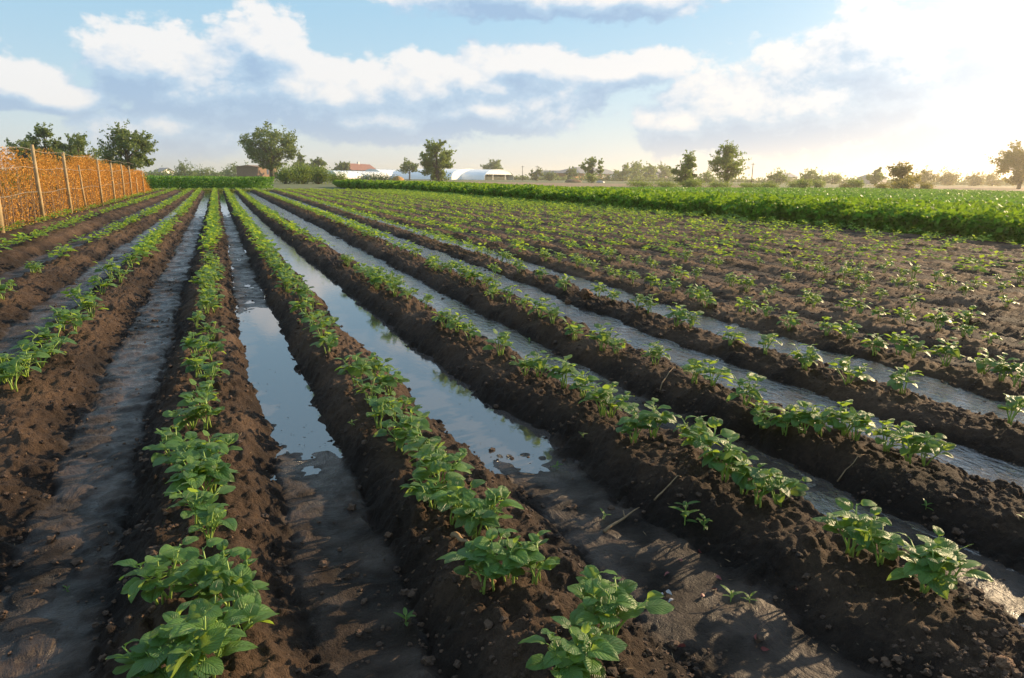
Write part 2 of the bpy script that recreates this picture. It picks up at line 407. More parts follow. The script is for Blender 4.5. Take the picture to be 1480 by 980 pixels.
# ------------------------------------------------------------------ wide ground
def groundmat():
    m, nt, b = nodes('ground')
    n = noise(nt, .05, 5, .6, 'World'); n2 = noise(nt, 1.4, 5, .6, 'World')
    c = ramp(nt, n.outputs[0], [(.35, (.05, .09, .02)), (.5, (.10, .12, .03)), (.65, (.07, .11, .025))])
    c2 = mixc(nt, .5, c.outputs[0], ramp(nt, n2.outputs[0], [(.3, (.04, .065, .018)), (.7, (.13, .13, .045))]).outputs[0])
    nt.links.new(c2, b.inputs['Base Color']); b.inputs['Roughness'].default_value = .95
    return m
mb = MB(); mb.add([(-5000, -3000, -.36), (7000, -3000, -.36), (7000, 7500, -.36), (-5000, 7500, -.36)], [(0, 1, 2, 3)])
tag(mb.build('ground', groundmat()), kind='structure')
def strip_field(name, pts, z, c1, c2, sc):
    m = simple(name, c1, c2, sc, .95, .05, 3, coord='World')
    mb = MB(); n = len(pts); mb.add([(x, y, z) for x, y in pts]+[(x, y, z-.06) for x, y in pts],
        [tuple(range(n))]+[(i, n+i, n+(i+1) % n, (i+1) % n) for i in range(n)])
    tag(mb.build(name, m), kind='structure')
# tan stubble strip behind the tall crop, pale green fields, and a brown strip on the right
strip_field('stubble_field', [(17, 78), (70, 78), (130, 150), (40, 250)], -.27, (.17, .11, .06), (.27, .19, .10), .5)
strip_field('pale_green_field', [(26, 4), (90, 4), (150, 76), (26, 76)], -.265, (.09, .15, .03), (.16, .21, .05), .6)
strip_field('brown_strip', [(100, 60), (125, 50), (260, 150), (200, 170)], -.24, (.2, .13, .07), (.27, .18, .09), .5)
strip_field('meadow', [(-60, 61), (6, 61), (12, 84), (-70, 84)], -.28, (.10, .13, .03), (.2, .2, .06), .5)

# ------------------------------------------------------------------ leaf cards (numpy)
def cards(C, size, tilt=1.0, asp=.6, seed=0, up=None):
    """one rhombic folded leaf per centre C; returns V,F (2 tris as quads: 4 verts)"""
    r = np.random.default_rng(seed); n = len(C)
    a = r.normal(size=(n, 3)); a[:, 2] *= tilt; a /= np.linalg.norm(a, axis=1)[:, None]
    b = r.normal(size=(n, 3)); b -= a*(a*b).sum(1)[:, None]; b /= np.linalg.norm(b, axis=1)[:, None]
    s = (np.asarray(size)*np.ones(n)*r.uniform(.7, 1.3, n))[:, None]
    V = np.stack([C-a*s*.5, C+b*s*asp*.5, C+a*s*.5, C-b*s*asp*.5], 1).reshape(-1, 3)
    F = np.arange(4*n).reshape(-1, 4)
    return V, F

# ------------------------------------------------------------------ potato plants
def leaf_surface(L, W, nu=5, nv=7, droop=.4, fold=.25, cr=.0, ph=0):
    v = np.linspace(0, 1, nv); u = np.linspace(-1, 1, nu)
    wv = np.power(np.clip(np.sin(np.pi*np.power(v, .72)), 0, 1), .52)*W*.5; wv[0] = W*.03; wv[-1] = W*.01
    Ug, Vg = np.meshgrid(u, v)
    x = Ug*wv[:, None]; y = Vg*L
    z = L*(-.0-droop*Vg**2*.9+.25*droop*Vg)+fold*np.abs(x)*(1.0)-fold*1.2*np.abs(x)*np.clip(np.abs(Ug)-.5, 0, 1)
    z = z+cr*L*np.sin(Vg*13+ph+Ug*2)*np.abs(Ug)
    uv = np.stack([(Ug+1)/2, Vg], -1).reshape(-1, 2)
    return np.stack([x, y, z], -1).reshape(-1, 3), grid_faces(nu, nv), uv
def rot_frame(az, pitch, roll):
    c, s = math.cos(roll), math.sin(roll); Ry = np.array([[c, 0, s], [0, 1, 0], [-s, 0, c]])
    c, s = math.cos(pitch), math.sin(pitch); Rx = np.array([[1, 0, 0], [0, c, -s], [0, s, c]])
    c, s = math.cos(az), math.sin(az); Rz = np.array([[c, -s, 0], [s, c, 0], [0, 0, 1]])
    return Rz@Rx@Ry
def potato(seed, nst=5, hi=True, Hh=.17):
    r = random.Random(seed); LV = []; LF = []; LU = []; n = 0; st = MB()
    a0 = r.uniform(0, 6.28)
    for i in range(nst):
        az = a0+i*6.283/nst+r.uniform(-.5, .5); lean = r.uniform(.25, .75) if i else r.uniform(0, .2)
        h = Hh*r.uniform(.6, 1.0); base = Vector((r.uniform(-.02, .02), r.uniform(-.02, .02), -.03))
        d = Vector((math.cos(az), math.sin(az), 0)); pts = []
        for q in range(5):
            t = q/4; pts.append(base+d*(lean*h*(t**1.3))+Vector((0, 0, (h+.03)*t*(1-.15*lean*t)))+Vector((r.uniform(-1, 1), r.uniform(-1, 1), 0))*.003)
        st.tube(pts, [.0045, .0042, .0036, .003, .0018], 5)
        nl = r.randint(3, 6) if hi else 3
        for j in range(nl):
            t = .38+.62*(j+.5)/nl+r.uniform(-.05, .05); t = min(t, 1)
            q = min(int(t*4), 3); p = pts[q].lerp(pts[q+1], t*4-q)
            la = az+r.uniform(-.7, .7)+(j % 2*2-1)*r.uniform(.5, 1.5) if t < .9 else r.uniform(0, 6.28)
            L = r.uniform(.056, .090)*(1.05-.5*max(0, t-.6)/.4)*(1.0 if t > .5 else .85)
            if not hi: L *= 1.25
            pe = r.uniform(.015, .04)*(1.3-t)*1.3; pit = r.uniform(.1, .75) if t < .85 else r.uniform(.4, 1.2)
            dl = Vector((-math.sin(la), math.cos(la), 0)); p2 = p+dl*pe*math.cos(pit)+Vector((0, 0, pe*math.sin(pit)+.004))
            if hi: st.tube([p, p.lerp(p2, .5)+Vector((0, 0, .002)), p2], [.0019, .0016, .0013], 4)
            nu, nv = (7, 10) if hi else (3, 3)
            V, F, U = leaf_surface(L, L*r.uniform(.74, .95), nu, nv, r.uniform(.1, .95), r.uniform(-.2, .7), .022 if hi else 0, r.uniform(0, 6))
            V = V@rot_frame(la, pit*.75, r.uniform(-.45, .45)).T+np.array(p2)
            LV.append(V); LF.append(F+n); LU.append(U); n += len(V)
    V = np.concatenate(LV); F = np.concatenate(LF); U = np.concatenate(LU)
    return V, F, U, st
VAR = []
for s in range(10):
    V, F, U, st = potato(100+s, [5, 4, 5, 4, 3, 5, 4, 3, 6, 5][s], True, [.15, .13, .16, .14, .10, .17, .14, .11, .15, .15][s])
    VAR.append((mk('foliage', V, F, M_LEAF, uv=U), st.mesh('stems', M_STEM, True)))
LOW = []
for s in range(8):
    V, F, U, st = potato(300+s, [4, 5, 3, 4, 5, 4, 3, 5][s], False, .15)
    LOW.append((V, F))

DENS = {-4: (.5, .6), -3: (.28, .75), -2: (.28, .78), -1: (.2, .9), 0: (.17, .96), 1: (.18, .96), 2: (.2, .88), 3: (.21, .9), 4: (.24, .8),
        5: (.25, .85), 6: (.25, .85), 7: (.26, .85), 8: (.26, .8), 9: (.28, .8), 10: (.28, .75), 11: (.3, .75), 12: (.3, .75)}
HAND = {0: [(233, 978), (262, 968), (300, 978), (328, 938), (237, 857), (303, 864), (336, 873), (285, 768), (306, 787), (281, 723), (303, 716), (274, 686), (302, 680), (248, 668),
            (299, 620), (277, 617), (294, 593), (306, 560), (286, 541), (302, 518), (281, 505), (306, 487), (285, 470), (299, 452)],
        1: [(841, 976), (804, 974), (878, 906), (859, 893), (774, 838), (738, 838), (703, 842), (687, 774), (707, 768), (660, 745), (628, 726), (640, 705), (610, 665), (577, 648),
            (626, 690), (597, 640), (549, 616), (570, 603), (535, 584), (562, 572), (515, 557), (542, 545), (474, 511), (464, 491), (451, 474), (440, 452)],
        2: [(1362, 855), (1340, 850), (1268, 807), (1232, 788), (1122, 726), (1098, 722), (1074, 706), (1048, 694), (1023, 672), (1002, 655), (944, 634), (916, 638), (885, 600), (868, 596), (842, 576), (815, 559),
            (778, 542), (760, 538), (724, 511), (680, 491), (660, 481), (643, 474), (616, 444), (589, 437), (572, 427)],
        3: [(1334, 669), (1309, 666), (1278, 653), (1237, 638), (1218, 632), (1186, 628), (1160, 622), (1135, 616), (1104, 605), (1079, 588), (1028, 562), (1004, 552), (946, 526), (890, 508), (870, 500), (830, 484), (797, 468), (781, 456), (759, 449), (735, 438), (713, 430)],
        4: [(1461, 615), (1303, 572), (1227, 554), (1163, 534), (1107, 513), (1054, 498), (1000, 473), (978, 468), (938, 452), (921, 448), (886, 436), (865, 430), (816, 417), (781, 403), (751, 395), (716, 387)],
        5: [(1469, 557), (1447, 552), (1420, 541), (1366, 527), (1318, 514), (1301, 511), (1264, 506), (1226, 492), (1193, 484), (1142, 473), (1107, 460)],
        -1: [(22, 560), (42, 546), (8, 551), (59, 524), (78, 508), (108, 480), (89, 476), (132, 459), (120, 440), (149, 422), (173, 408), (162, 402), (189, 389), (200, 378)]}
plants = []      # (row, x, y, size)
for k in range(-4, 17):
    ycut = .4
    pts = []
    if k in HAND:
        for (px, py) in HAND[k]:
            x, y = at(px, py, .0); pts.append((x, y, random.uniform(.76, 1.0)*(1.28 if k == -1 else 1), True))
        ycut = max(p[1] for p in pts)
    sp, pr = DENS.get(k, (.36, .6))
    y = ycut+sp
    while y < 60.3:
        gapn = float(vn(np.array([y*.35+k*7.7]), np.array([k*3.3]), 88)[0])
        prob = pr*(1.25 if gapn > .4 else .55)
        if y > 25: prob = max(prob, pr)
        if random.random() < prob:
            sz = random.uniform(.72, 1.12)*(1 if k < 5 else .92)
            pts.append((float(rowx(k, y))+random.gauss(0, .035 if k < 5 else .07), y, sz, False))
        y += sp*random.uniform(.75, 1.25)*(1+max(0, y-20)*.006)
    if k not in HAND:
        pts.append((float(rowx(k, 1.0)), 1.0, .9, False))
    for p in pts: plants.append((k,)+p)
def inframe(x, y):
    px, py, d = proj(x, y, .08)
    return -25 < px < 1505 and py < 1010 and d > 0
vis = [p for p in plants if inframe(p[1], p[2])]
vis.sort(key=lambda p: p[3]/math.hypot(p[1], p[2]), reverse=True)
# the nearest plants one by one, the rest of the field as one mass
vis.sort(key=lambda p: math.hypot(p[1], p[2]))
near = vis[:296]; nid = set(id(p) for p in near)
rest = [p for p in plants if id(p) not in nid]
ORD = ['first', 'second', 'third', 'fourth', 'fifth', 'sixth', 'seventh', 'eighth', 'ninth', 'tenth', 'eleventh', 'twelfth', 'thirteenth', 'fourteenth', 'fifteenth', 'sixteenth', 'seventeenth', 'eighteenth', 'nineteenth']
TENS = {2: ('twenty', 'twentieth'), 3: ('thirty', 'thirtieth'), 4: ('forty', 'fortieth'), 5: ('fifty', 'fiftieth'), 6: ('sixty', 'sixtieth'), 7: ('seventy', 'seventieth'), 8: ('eighty', 'eightieth'), 9: ('ninety', 'ninetieth')}
def ordw(n):
    if n < 20: return ORD[n-1]
    a, b = divmod(n, 10); return TENS[a][1] if b == 0 else TENS[a][0]+'-'+ORD[b-1]
byrow = {}
for p in near: byrow.setdefault(p[0], []).append(p)
VADJ = ['leafy', 'light', 'bushy', 'broad-leaved', 'sparse', 'bushy', 'leafy', 'small', 'dense', 'upright']
for k, ps in byrow.items():
    ps.sort(key=lambda p: p[2])
    for i, (kk, x, y, sz, hand) in enumerate(ps):
        vi = random.choice([0, 1, 2, 3, 5, 6, 8, 9]) if hand else random.choice([0, 1, 2, 3, 4, 5, 6, 7, 9])
        e = empty('potato_plant', (x, y, gz(x, y)+.008), random.uniform(0, 6.28), sz)
        tag(e, f'{VADJ[vi]} green potato plant, {ordw(i+1)} from the front in the {ordw(k+5)} row from orange hedge', 'potato plant',
            'young potato plants growing in rows on the soil ridges')
        link('foliage', VAR[vi][0], None, e); link('stems', VAR[vi][1], None, e)
def merge(items, temps, zf, seed):
    r = random.Random(seed); VS = []; FS = []; n = 0
    for (x, y, s) in items:
        V, F = temps[r.randrange(len(temps))]; a = r.uniform(0, 6.28); c, sn = math.cos(a)*s, math.sin(a)*s
        W = np.empty_like(V); W[:, 0] = V[:, 0]*c-V[:, 1]*sn+x; W[:, 1] = V[:, 0]*sn+V[:, 1]*c+y; W[:, 2] = V[:, 2]*s+zf
        VS.append(W); FS.append(F+n); n += len(V)
    return np.concatenate(VS), np.concatenate(FS)
V, F = merge([(p[1], p[2], p[3]*1.22) for p in rest], LOW, .012, 5)
tag(link('distant_potato_plants', mk('distant_potato_plants', V, F, M_LEAF_FAR), None),
    'rows of young potato plants running on to the far end of the field', 'potato crop', kind='stuff')

# low weeds between the last rows and the tall crop, plus field-end growth
n = 5200
wx = rng.uniform(10.5, 15.2, n); wy = 5+55*rng.random(n)**.8
keep = (rng.random(n) < np.clip((wx-10)/5, 0.05, 1)*np.clip((wy-6)/26, .05, 1)); wx, wy = wx[keep], wy[keep]
V, F = merge([(a, b, random.uniform(.5, 1.25)) for a, b in zip(wx, wy)], LOW[:4], -.04, 9)
tag(link('weeds', mk('weeds', V, F, M_LEAF_FAR), None), 'scattered low green weeds on the bare soil beside the tall crop', 'weeds', kind='stuff')

# ------------------------------------------------------------------ tall dark-green crop on the right
def crop_mass():
    r = np.random.default_rng(3)
    n1 = 80000
    y = 3+93*r.random(n1)**1.8
    xe = 15.55+.9*(vn(y*.9, y*0, 3)-.5)+.5*(vn(y*2.7, y*0, 4)-.5)
    x = xe+r.exponential(.35, n1)
    lump = .35*(fbm(x*1.8, y*1.8, 50, 3))+.05
    z = -.2+r.random(n1)**.8*np.clip(.50+lump*1.6+.35*np.clip(x-xe, 0, .7), .15, 1.1)
    C1 = np.stack([x, y, z], -1); s1 = .06+.0018*y
    n2 = 110000
    y2 = 3+97*r.random(n2)**1.25; x2 = 15.5+r.random(n2)**1.3*(12+0*y2)
    top = .40+.42*fbm(x2*1.6, y2*1.6, 51, 4)+.16*fbm(x2*.25, y2*.25, 52, 2)
    z2 = top-r.exponential(.12, n2)
    C2 = np.stack([x2, y2, z2], -1); s2 = .07+.002*y2
    C = np.concatenate([C1, C2]); s = np.concatenate([s1, s2])
    return cards(C, s*1.6, .6, .7, 4)
V, F = crop_mass()
tag(link('tall_green_crop', mk('tall_green_crop', V, F, M_CROP, smooth=False), None), 'dense knee-high dark green leafy crop bordering the potato field on the right', 'crop', kind='stuff')
# pale low field behind it and the bright green plot at the far left
def low_crop(name, label, x0, x1, y0, y1, n, zt, sz, mat, seed, skew=1.0):
    r = np.random.default_rng(seed); x = r.uniform(x0, x1, n); y = y0+(y1-y0)*r.random(n)**skew
    z = -.25+(zt+.25)*(1-r.random(n)**2*.8)+fbm(x*.4, y*.4, seed, 2)*.2
    V, F = cards(np.stack([x, y, z], -1), sz, .7, .55, seed)
    tag(link(name, mk(name, V, F, mat, smooth=False), None), label, 'crop', kind='stuff')
low_crop('pale_green_crop', 'low pale green crop growing beyond the tall dark crop', 27.5, 95, 8, 78, 45000, .15, .26, M_LOWCROP, 12, .9)
low_crop('bright_green_plot', 'bright green low crop across the far end of the field on the left', -18, 5.0, 64, 80, 42000, .92, .22, M_LOWCROP, 13)
low_crop('rough_grass', 'rough yellowish grass at the far end of the rows', -7, 13, 60.6, 64, 9000, .0, .14, M_GRASS, 14)
low_crop('hedge_grass', 'dry yellowish weeds along the foot of the orange hedge', -5.0, -4.0, 10, 50, 7000, -.02, .09, M_GRASS, 15)

# ------------------------------------------------------------------ orange dried hedge and posts
def hedge():
    r = np.random.default_rng(21); n = 95000
    y = 11+45.3*r.random(n)**.9
    top = 1.74+.9*fbm(y*.6, y*0+2, 60, 4)
    top = np.where(y > 53, top*(56.6-y)/3.6+.1, top)
    top = top*np.interp(y, [11, 20, 34, 46, 49], [.95, 1.0, .98, .95, .8])
    z = -.15+top*r.random(n)**.85
    depth = .16+.10*fbm(y*1.5, z*2, 61, 3)
    x = -4.42+r.normal(0, 1, n)*depth+.25*fbm(y*1.1, z*1.1, 62, 3)+np.maximum(0, .35-z)*.35*r.random(n)
    hole = fbm(y*2.6, z*.35, 63, 3) > .13
    k = ~(hole & (r.random(n) < .8))
    C = np.stack([x, y, z], -1)[k]
    return cards(C, .045+.0007*C[:, 1], 1.3, .34, 8)
V, F = hedge()
hd = empty('climbing_plant_hedge', (0, 0, 0)); link('leaves', mk('leaves', V, F, M_DRY, smooth=False), None, hd)
mb = MB(); rs = random.Random(5)
for i in range(260):
    y_ = rs.uniform(11.2, 55); hh_ = rs.uniform(.9, 1.75); x_ = -4.38+rs.uniform(-.1, .22); l_ = rs.gauss(0, .12)
    mb.tube([(x_, y_, -.2), (x_+rs.gauss(0, .03), y_+l_*.4, hh_*.5), (x_+rs.gauss(0, .06), y_+l_, hh_)], [.012, .009, .004], 4, False)
mb.build('stems', M_TWIG, hd, True)
tag(hd, 'tall hedge of orange-brown dried climbing plants along the left edge of the field', 'hedge')
tf = empty('trellis_fence', (-4.1, 24, -.2)); tag(tf, 'row of pale wooden posts with wires holding up the orange hedge', 'fence')
for i, (y, top, ln, rr_) in enumerate((a, b-.1, c, d) for a, b, c, d in [(17.4, 2.32, .02, .085), (21.6, 2.18, -.05, .05), (25.6, 2.1, -.04, .05), (28.6, 1.75, -.16, .035), (32.5, 2.0, .0, .045), (36.5, 1.95, .02, .045), (40.5, 1.95, .03, .045), (44.2, 1.9, .0, .045), (47.6, 1.3, .0, .04), (52, 1.6, .02, .045), (13.6, 2.2, .02, .06)]):
    mb = MB(); yy = y-24
    mb.tube([(0, yy, -.2), (ln*.3, yy+ln*.6, top*.5), (ln*.2, yy+ln*2.2, top)], [rr_*1.05, rr_, rr_*.85], 9)
    mb.build('post', M_POST, tf, True)
for zz in (.7, 1.3, 1.75):
    mb = MB(); mb.tube([(-.03, y-24, zz+.2+.03*math.sin(y*1.3)) for y in np.linspace(13.6, 47.6, 36)], .006, 4); mb.build('wire', M_WIRE, tf)

# ------------------------------------------------------------------ trees
def crown_tree(seed, h, w, cb=.22, nclump=34, leaves=5200, ls=.028, round_=1.0, sparse=.0, trunk=.035):
    """tapered trunk with limbs reaching the leaf clumps; crown leaves spread through its volume"""
    r = np.random.default_rng(seed); mb = MB(); tr = h*trunk
    lean = r.normal(0, .03, 2)*h
    tp = [Vector((lean[0]*t, lean[1]*t, -.3 if t == 0 else h*.8*t)) for t in (0, .25, .5, .75, 1)]
    mb.tube(tp, [tr*1.25, tr, tr*.7, tr*.42, tr*.12], 8)
    cl = []
    while len(cl) < nclump:
        q = r.uniform(-1, 1, 3); d = np.linalg.norm(q)
        if d > 1 or d < .35: continue
        zc = cb+(1-cb)*(.5+.5*q[2]); wz = math.sin(min(1, max(0.05, (zc-cb)/(1-cb)))*math.pi*.93+.12)**(.55*round_)
        cl.append((q[0]*w*.41*wz, q[1]*w*.41*wz, h*(zc*.9)))
    if nclump < 21: cl = [(a, b, max(.1*h, c-.07*h)) for a, b, c in cl]
    VS = []
    per = leaves//nclump
    for c in cl:
        t = min(.95, max(.2, (c[2]/h-.12)*1.0)); qi = min(int(t*4), 3); b = tp[qi].lerp(tp[qi+1], t*4-qi)
        cv = Vector(c); m_ = b.lerp(cv, .5)+Vector((0, 0, .04*h))
        mb.tube([b, m_, cv], [tr*.32, tr*.2, tr*.06], 5)
        rad = r.uniform(.07, .13)*max(h*.8, w)*(1-.3*sparse)*(1.5 if nclump < 21 else 1)
        n = int(per*r.uniform(.6, 1.4))
        g = r.normal(0, 1, (n, 3)); g /= np.linalg.norm(g, axis=1)[:, None]; g *= (r.random(n)**.5)[:, None]*rad*np.array([1.1, 1.1, .75])
        VS.append(np.array(c)+g)
        # outlying sprigs
        for _ in range(3):
            dd = r.normal(0, 1, 3); dd[2] = abs(dd[2]); dd /= np.linalg.norm(dd)
            n2 = max(6, n//9); tt = r.random(n2)[:, None]
            VS.append(np.array(c)+dd*rad*(1+tt*.9)+r.normal(0, rad*.14, (n2, 3)))
    V, F = cards(np.concatenate(VS), h*ls*1.45, .8, .65, seed+1)
    return mk('crown', V, F, None, smooth=False), mb.mesh('trunk', M_BARK, True)
def bush_mesh(seed, h, w, leaves=3000, ls=.06, lobes=9):
    r = np.random.default_rng(seed); VS = []; mb = MB()
    for i in range(lobes):
        a = r.uniform(0, 6.28); d = w*.32*math.sqrt(r.random()); hh = h*r.uniform(.55, .95)
        c = np.array([math.cos(a)*d, math.sin(a)*d*.7, hh*.55]); n = leaves//lobes
        g = r.normal(0, 1, (n, 3)); g /= np.linalg.norm(g, axis=1)[:, None]; g *= (r.random(n)**.4)[:, None]*np.array([w*.25, w*.22, hh*.5])
        VS.append(c+g*(1+.25*r.normal(size=(n, 1))))
        mb.tube([(c[0]*.2, c[1]*.2, -.3), (c[0]*.7, c[1]*.7, hh*.3), tuple(c)], [h*.03, h*.02, h*.008], 5)
    P = np.concatenate(VS); P[:, 2] = np.maximum(P[:, 2], -.05+0*P[:, 2])
    V, F = cards(P, h*ls, .8, .6, seed+3)
    return mk('crown', V, F, None, smooth=False), mb.mesh('trunk', M_BARK, True)
def tree(px, ybase, ytop, wpx, label, seed, mat, kind='tree', group=None, **kw):
    """tree whose foot is seen at (px,ybase) and whose top is at ytop"""
    x, y = far(px, ybase); d = float(np.array([x, y, -.25-CH])@fw); h = (ybase-ytop)*d/F_PX*1.06; w = wpx*d/F_PX*1.18
    cr, tk = (crown_tree if kind == 'tree' else bush_mesh)(seed, h, w, **kw)
    cr.materials.append(mat)
    e = empty('tree' if kind == 'tree' else 'bush', (x, y, -.28)); tag(e, label, 'tree' if kind == 'tree' else 'bush', group)
    link('crown', cr, None, e); link('trunk' if kind == 'tree' else 'stems', tk, None, e); return e

T = tree
# left, behind the hedge
T(42, 262, 197, 50, 'spiky dark tree behind the orange hedge, leftmost on the skyline', 1, M_TREE, nclump=34, leaves=4800, cb=.12)
T(72, 262, 186, 46, 'dark feathery tree behind the hedge, second from the left', 2, M_TREE, nclump=32, leaves=4600, cb=.12)
T(115, 262, 195, 60, 'broad open tree behind the middle of the orange hedge', 3, M_TREE, nclump=36, leaves=5400, cb=.12)
T(188, 264, 186, 72, 'large dense tree standing at the far end of the orange hedge', 4, M_TREE, nclump=40, leaves=6500, cb=.12)
T(150, 262, 222, 46, 'low dark bush between two trees behind the orange hedge', 5, M_TREE, 'bush')
# skyline left of centre
T(393, 261, 182, 74, 'large spreading airy tree beside the brown hut', 6, M_TREE, nclump=44, leaves=7000, cb=.2, ls=.024)
T(436, 258, 223, 26, 'small round tree just right of the large spreading tree', 7, M_TREE, nclump=14, leaves=1800, ls=.05)
T(462, 258, 224, 28, 'small round tree left of the red roof, above the bushes', 8, M_TREE, nclump=14, leaves=1800, ls=.05)
T(498, 258, 233, 24, 'small dark tree touching the left end of the red roof', 9, M_TREE, nclump=12, leaves=1500, ls=.06, cb=.1)
for i, (px, yt, w_) in enumerate([(268, 238, 36), (300, 241, 30), (343, 238, 34)]):
    T(px, 256, yt, w_, ['low round tree right of the white gabled house', 'low tree midway along the left skyline', 'low tree just left of the brown hut'][i], 10+i, M_TREE, nclump=12, leaves=1300, ls=.07, cb=.05)
# bushes at the far end of the rows
for i, (px, yb, yt, w_) in enumerate([(412, 265, 238, 42), (436, 265, 236, 40), (462, 265, 237, 40), (488, 265, 247, 32)]):
    T(px, yb, yt, w_, ['leftmost rounded dark bush at the far end of the rows', 'second dark bush from the left at the far end of the rows', 'tall dark bush in the clump left of the greenhouses', 'rightmost low bush of the clump near the greenhouses'][i],
      20+i, M_TREE2, 'bush', 'dark bushes clumped at the far end of the rows', leaves=3600, ls=.07)
T(548, 262.5, 249, 66, 'wide dark hedge-like bush in front of the left greenhouse', 25, M_TREE, 'bush', leaves=2600, ls=.1)
T(633, 263, 203, 48, 'tall dense columnar tree in front of the greenhouses', 26, M_TREE2, nclump=60, leaves=9500, cb=-.08, round_=.25, ls=.026)
T(592, 259.5, 231, 26, 'small tree seen over the middle of the greenhouses', 27, M_TREE, nclump=12, leaves=1400, ls=.06)
T(711, 259.5, 232, 32, 'rounded dark tree behind the right greenhouse', 28, M_TREE, nclump=14, leaves=1800, ls=.06, cb=.05)
T(775, 260.5, 242, 18, 'small square dark tree beside the thin poles', 29, M_TREE, nclump=10, leaves=1000, ls=.08, cb=.0)
T(795, 261, 246, 24, 'low dark bush in front of the pinkish gabled house', 30, M_TREE, 'bush', leaves=900, ls=.12)
T(823, 261, 240, 24, 'open tree left of the orange brick house', 31, M_TREE, nclump=14, leaves=1300, ls=.06, sparse=1)
T(856, 263.5, 229, 38, 'green spindly tree in front of the orange brick house', 32, M_TREE2, nclump=22, leaves=2200, ls=.045, sparse=1)
T(856, 264, 250, 18, 'small bright bush at the foot of the spindly tree', 33, M_TREE2, 'bush', leaves=900, ls=.12)
for i, (px, yt, w_) in enumerate([(900, 235, 26), (921, 235, 30), (936, 236, 28), (955, 234, 24), (966, 241, 22)]):
    T(px, 261.5, yt, w_, ['dark tree left of the grey gabled shed', 'dark rounded tree behind the grey gabled shed', 'broad tree just right of the grey gabled shed', 'tree behind the small dim house', 'low tree right of the small dim house'][i], 35+i, M_TREE2, nclump=16, leaves=1900, ls=.055, cb=.03)
T(990, 270, 221, 42, 'tiered conical tree left of the tall airy tree', 42, M_TREE2, nclump=36, leaves=5200, cb=-.02, round_=1.3, ls=.032)
T(1050, 270, 210, 54, 'tall rounded airy tree with a thin pale trunk, right of centre', 43, M_TREE2, nclump=44, leaves=6000, cb=.2, ls=.026)
T(1020, 264, 247, 26, 'low tree between the conical and the tall airy tree', 44, M_TREE2, nclump=12, leaves=1200, ls=.07, cb=0)
for i, (px, yb, yt, w_) in enumerate([(925, 271, 259, 44), (965, 271.5, 259, 44), (1004, 272.5, 256, 40), (1040, 272.5, 260, 40), (1082, 273, 260, 40), (1107, 273.5, 261, 36)]):
    T(px, yb, yt, w_, ['leftmost low bush of the hedgerow behind the tall crop', 'second low bush of the hedgerow behind the tall crop', 'bright low bush under the conical tree', 'low bush under the tall airy tree', 'low bush just right of the tall airy tree', 'rightmost low bush of the hedgerow behind the tall crop'][i],
      50+i, M_TREE2, 'bush', 'low bushes in the hedgerow behind the tall crop', leaves=2200, ls=.10)
for i, (px, yb, yt, w_, lb) in enumerate([(1122, 266, 245, 24, 'small round tree left of the dim far house on the right'), (1170, 266, 245, 30, 'round tree right of the dim far house'), (1202, 266, 250, 24, 'low tree standing apart on the right skyline'),
        (1264, 268, 240, 22, 'small tree above the pink far house'), (1302, 275, 238, 44, 'rounded yellow-green tree on the right skyline'),
        (1335, 268, 247, 30, 'low golden tree right of the rounded yellow-green tree'), (1370, 268, 248, 30, 'low golden tree midway to the right edge'), (1404, 268.5, 250, 30, 'low golden tree nearest the large tree at the right edge'),
        (1434, 268.5, 252, 26, 'small golden tree beside the large right-edge tree')]):
    T(px, yb, yt, w_, lb, 60+i, M_TREE2 if i < 4 else M_TREE3, nclump=16, leaves=1900, ls=.06, cb=.04)
T(1472, 273, 211, 74, 'large golden tree at the right edge of the photo', 70, M_TREE3, nclump=44, leaves=6500, cb=.1, ls=.03)
for i, (px, yb, yt, w_) in enumerate([(1148, 272, 260, 26), (1160, 273, 256, 28), (1182, 272, 258, 22), (1234, 273, 256, 26), (1275, 276, 262, 30), (1302, 277, 256, 34), (1338, 277, 262, 26), (1220, 273, 263, 22)]):
    T(px, yb, yt, w_, ['leftmost yellow-green shrub on the right beyond the crop', 'taller yellow-green shrub in the left pair', 'small yellow-green shrub right of the left pair', 'upright shrub standing between the shrub groups', 'low shrub left of the rounded yellow-green tree', 'shrub at the foot of the rounded yellow-green tree', 'rightmost yellow-green shrub beyond the crop', 'low wide shrub left of the upright shrub'][i],
      80+i, M_TREE2 if i < 4 else M_TREE3, 'bush', 'yellow-green shrubs beyond the tall crop on the right', leaves=1300, ls=.11)
# far-off wood along the horizon: reads as one mass
def wood():
    r = np.random.default_rng(90); C = []
    for i in range(230):
        px = -60+i*7+r.uniform(-4, 4); yb = 252.2+.0105*(px-300)+1.9+r.uniform(0, .8)
        x, y = at(px, yb, -.25); d = math.hypot(x, y)
        if d > 480 or d < 0: x, y = x*450/d, y*450/d; d = 450
        hh = r.uniform(6, 13)*d/1000*(1 if r.random() > .3 else .5); n = 90
        g = r.normal(0, 1, (n, 3))*np.array([hh*.7, hh*.7, hh*.3]); g[:, 2] = np.abs(g[:, 2]); C.append(np.array([x, y, -.3])+g)
    C = np.concatenate(C); return cards(C, np.linalg.norm(C[:, :2], axis=1)*.0028, .8, .8, 91)
V, F = wood()
tag(link('distant_wood', mk('distant_wood', V, F, M_TREE, smooth=False), None), 'thin far-off line of woodland along the horizon', 'wood', kind='stuff')

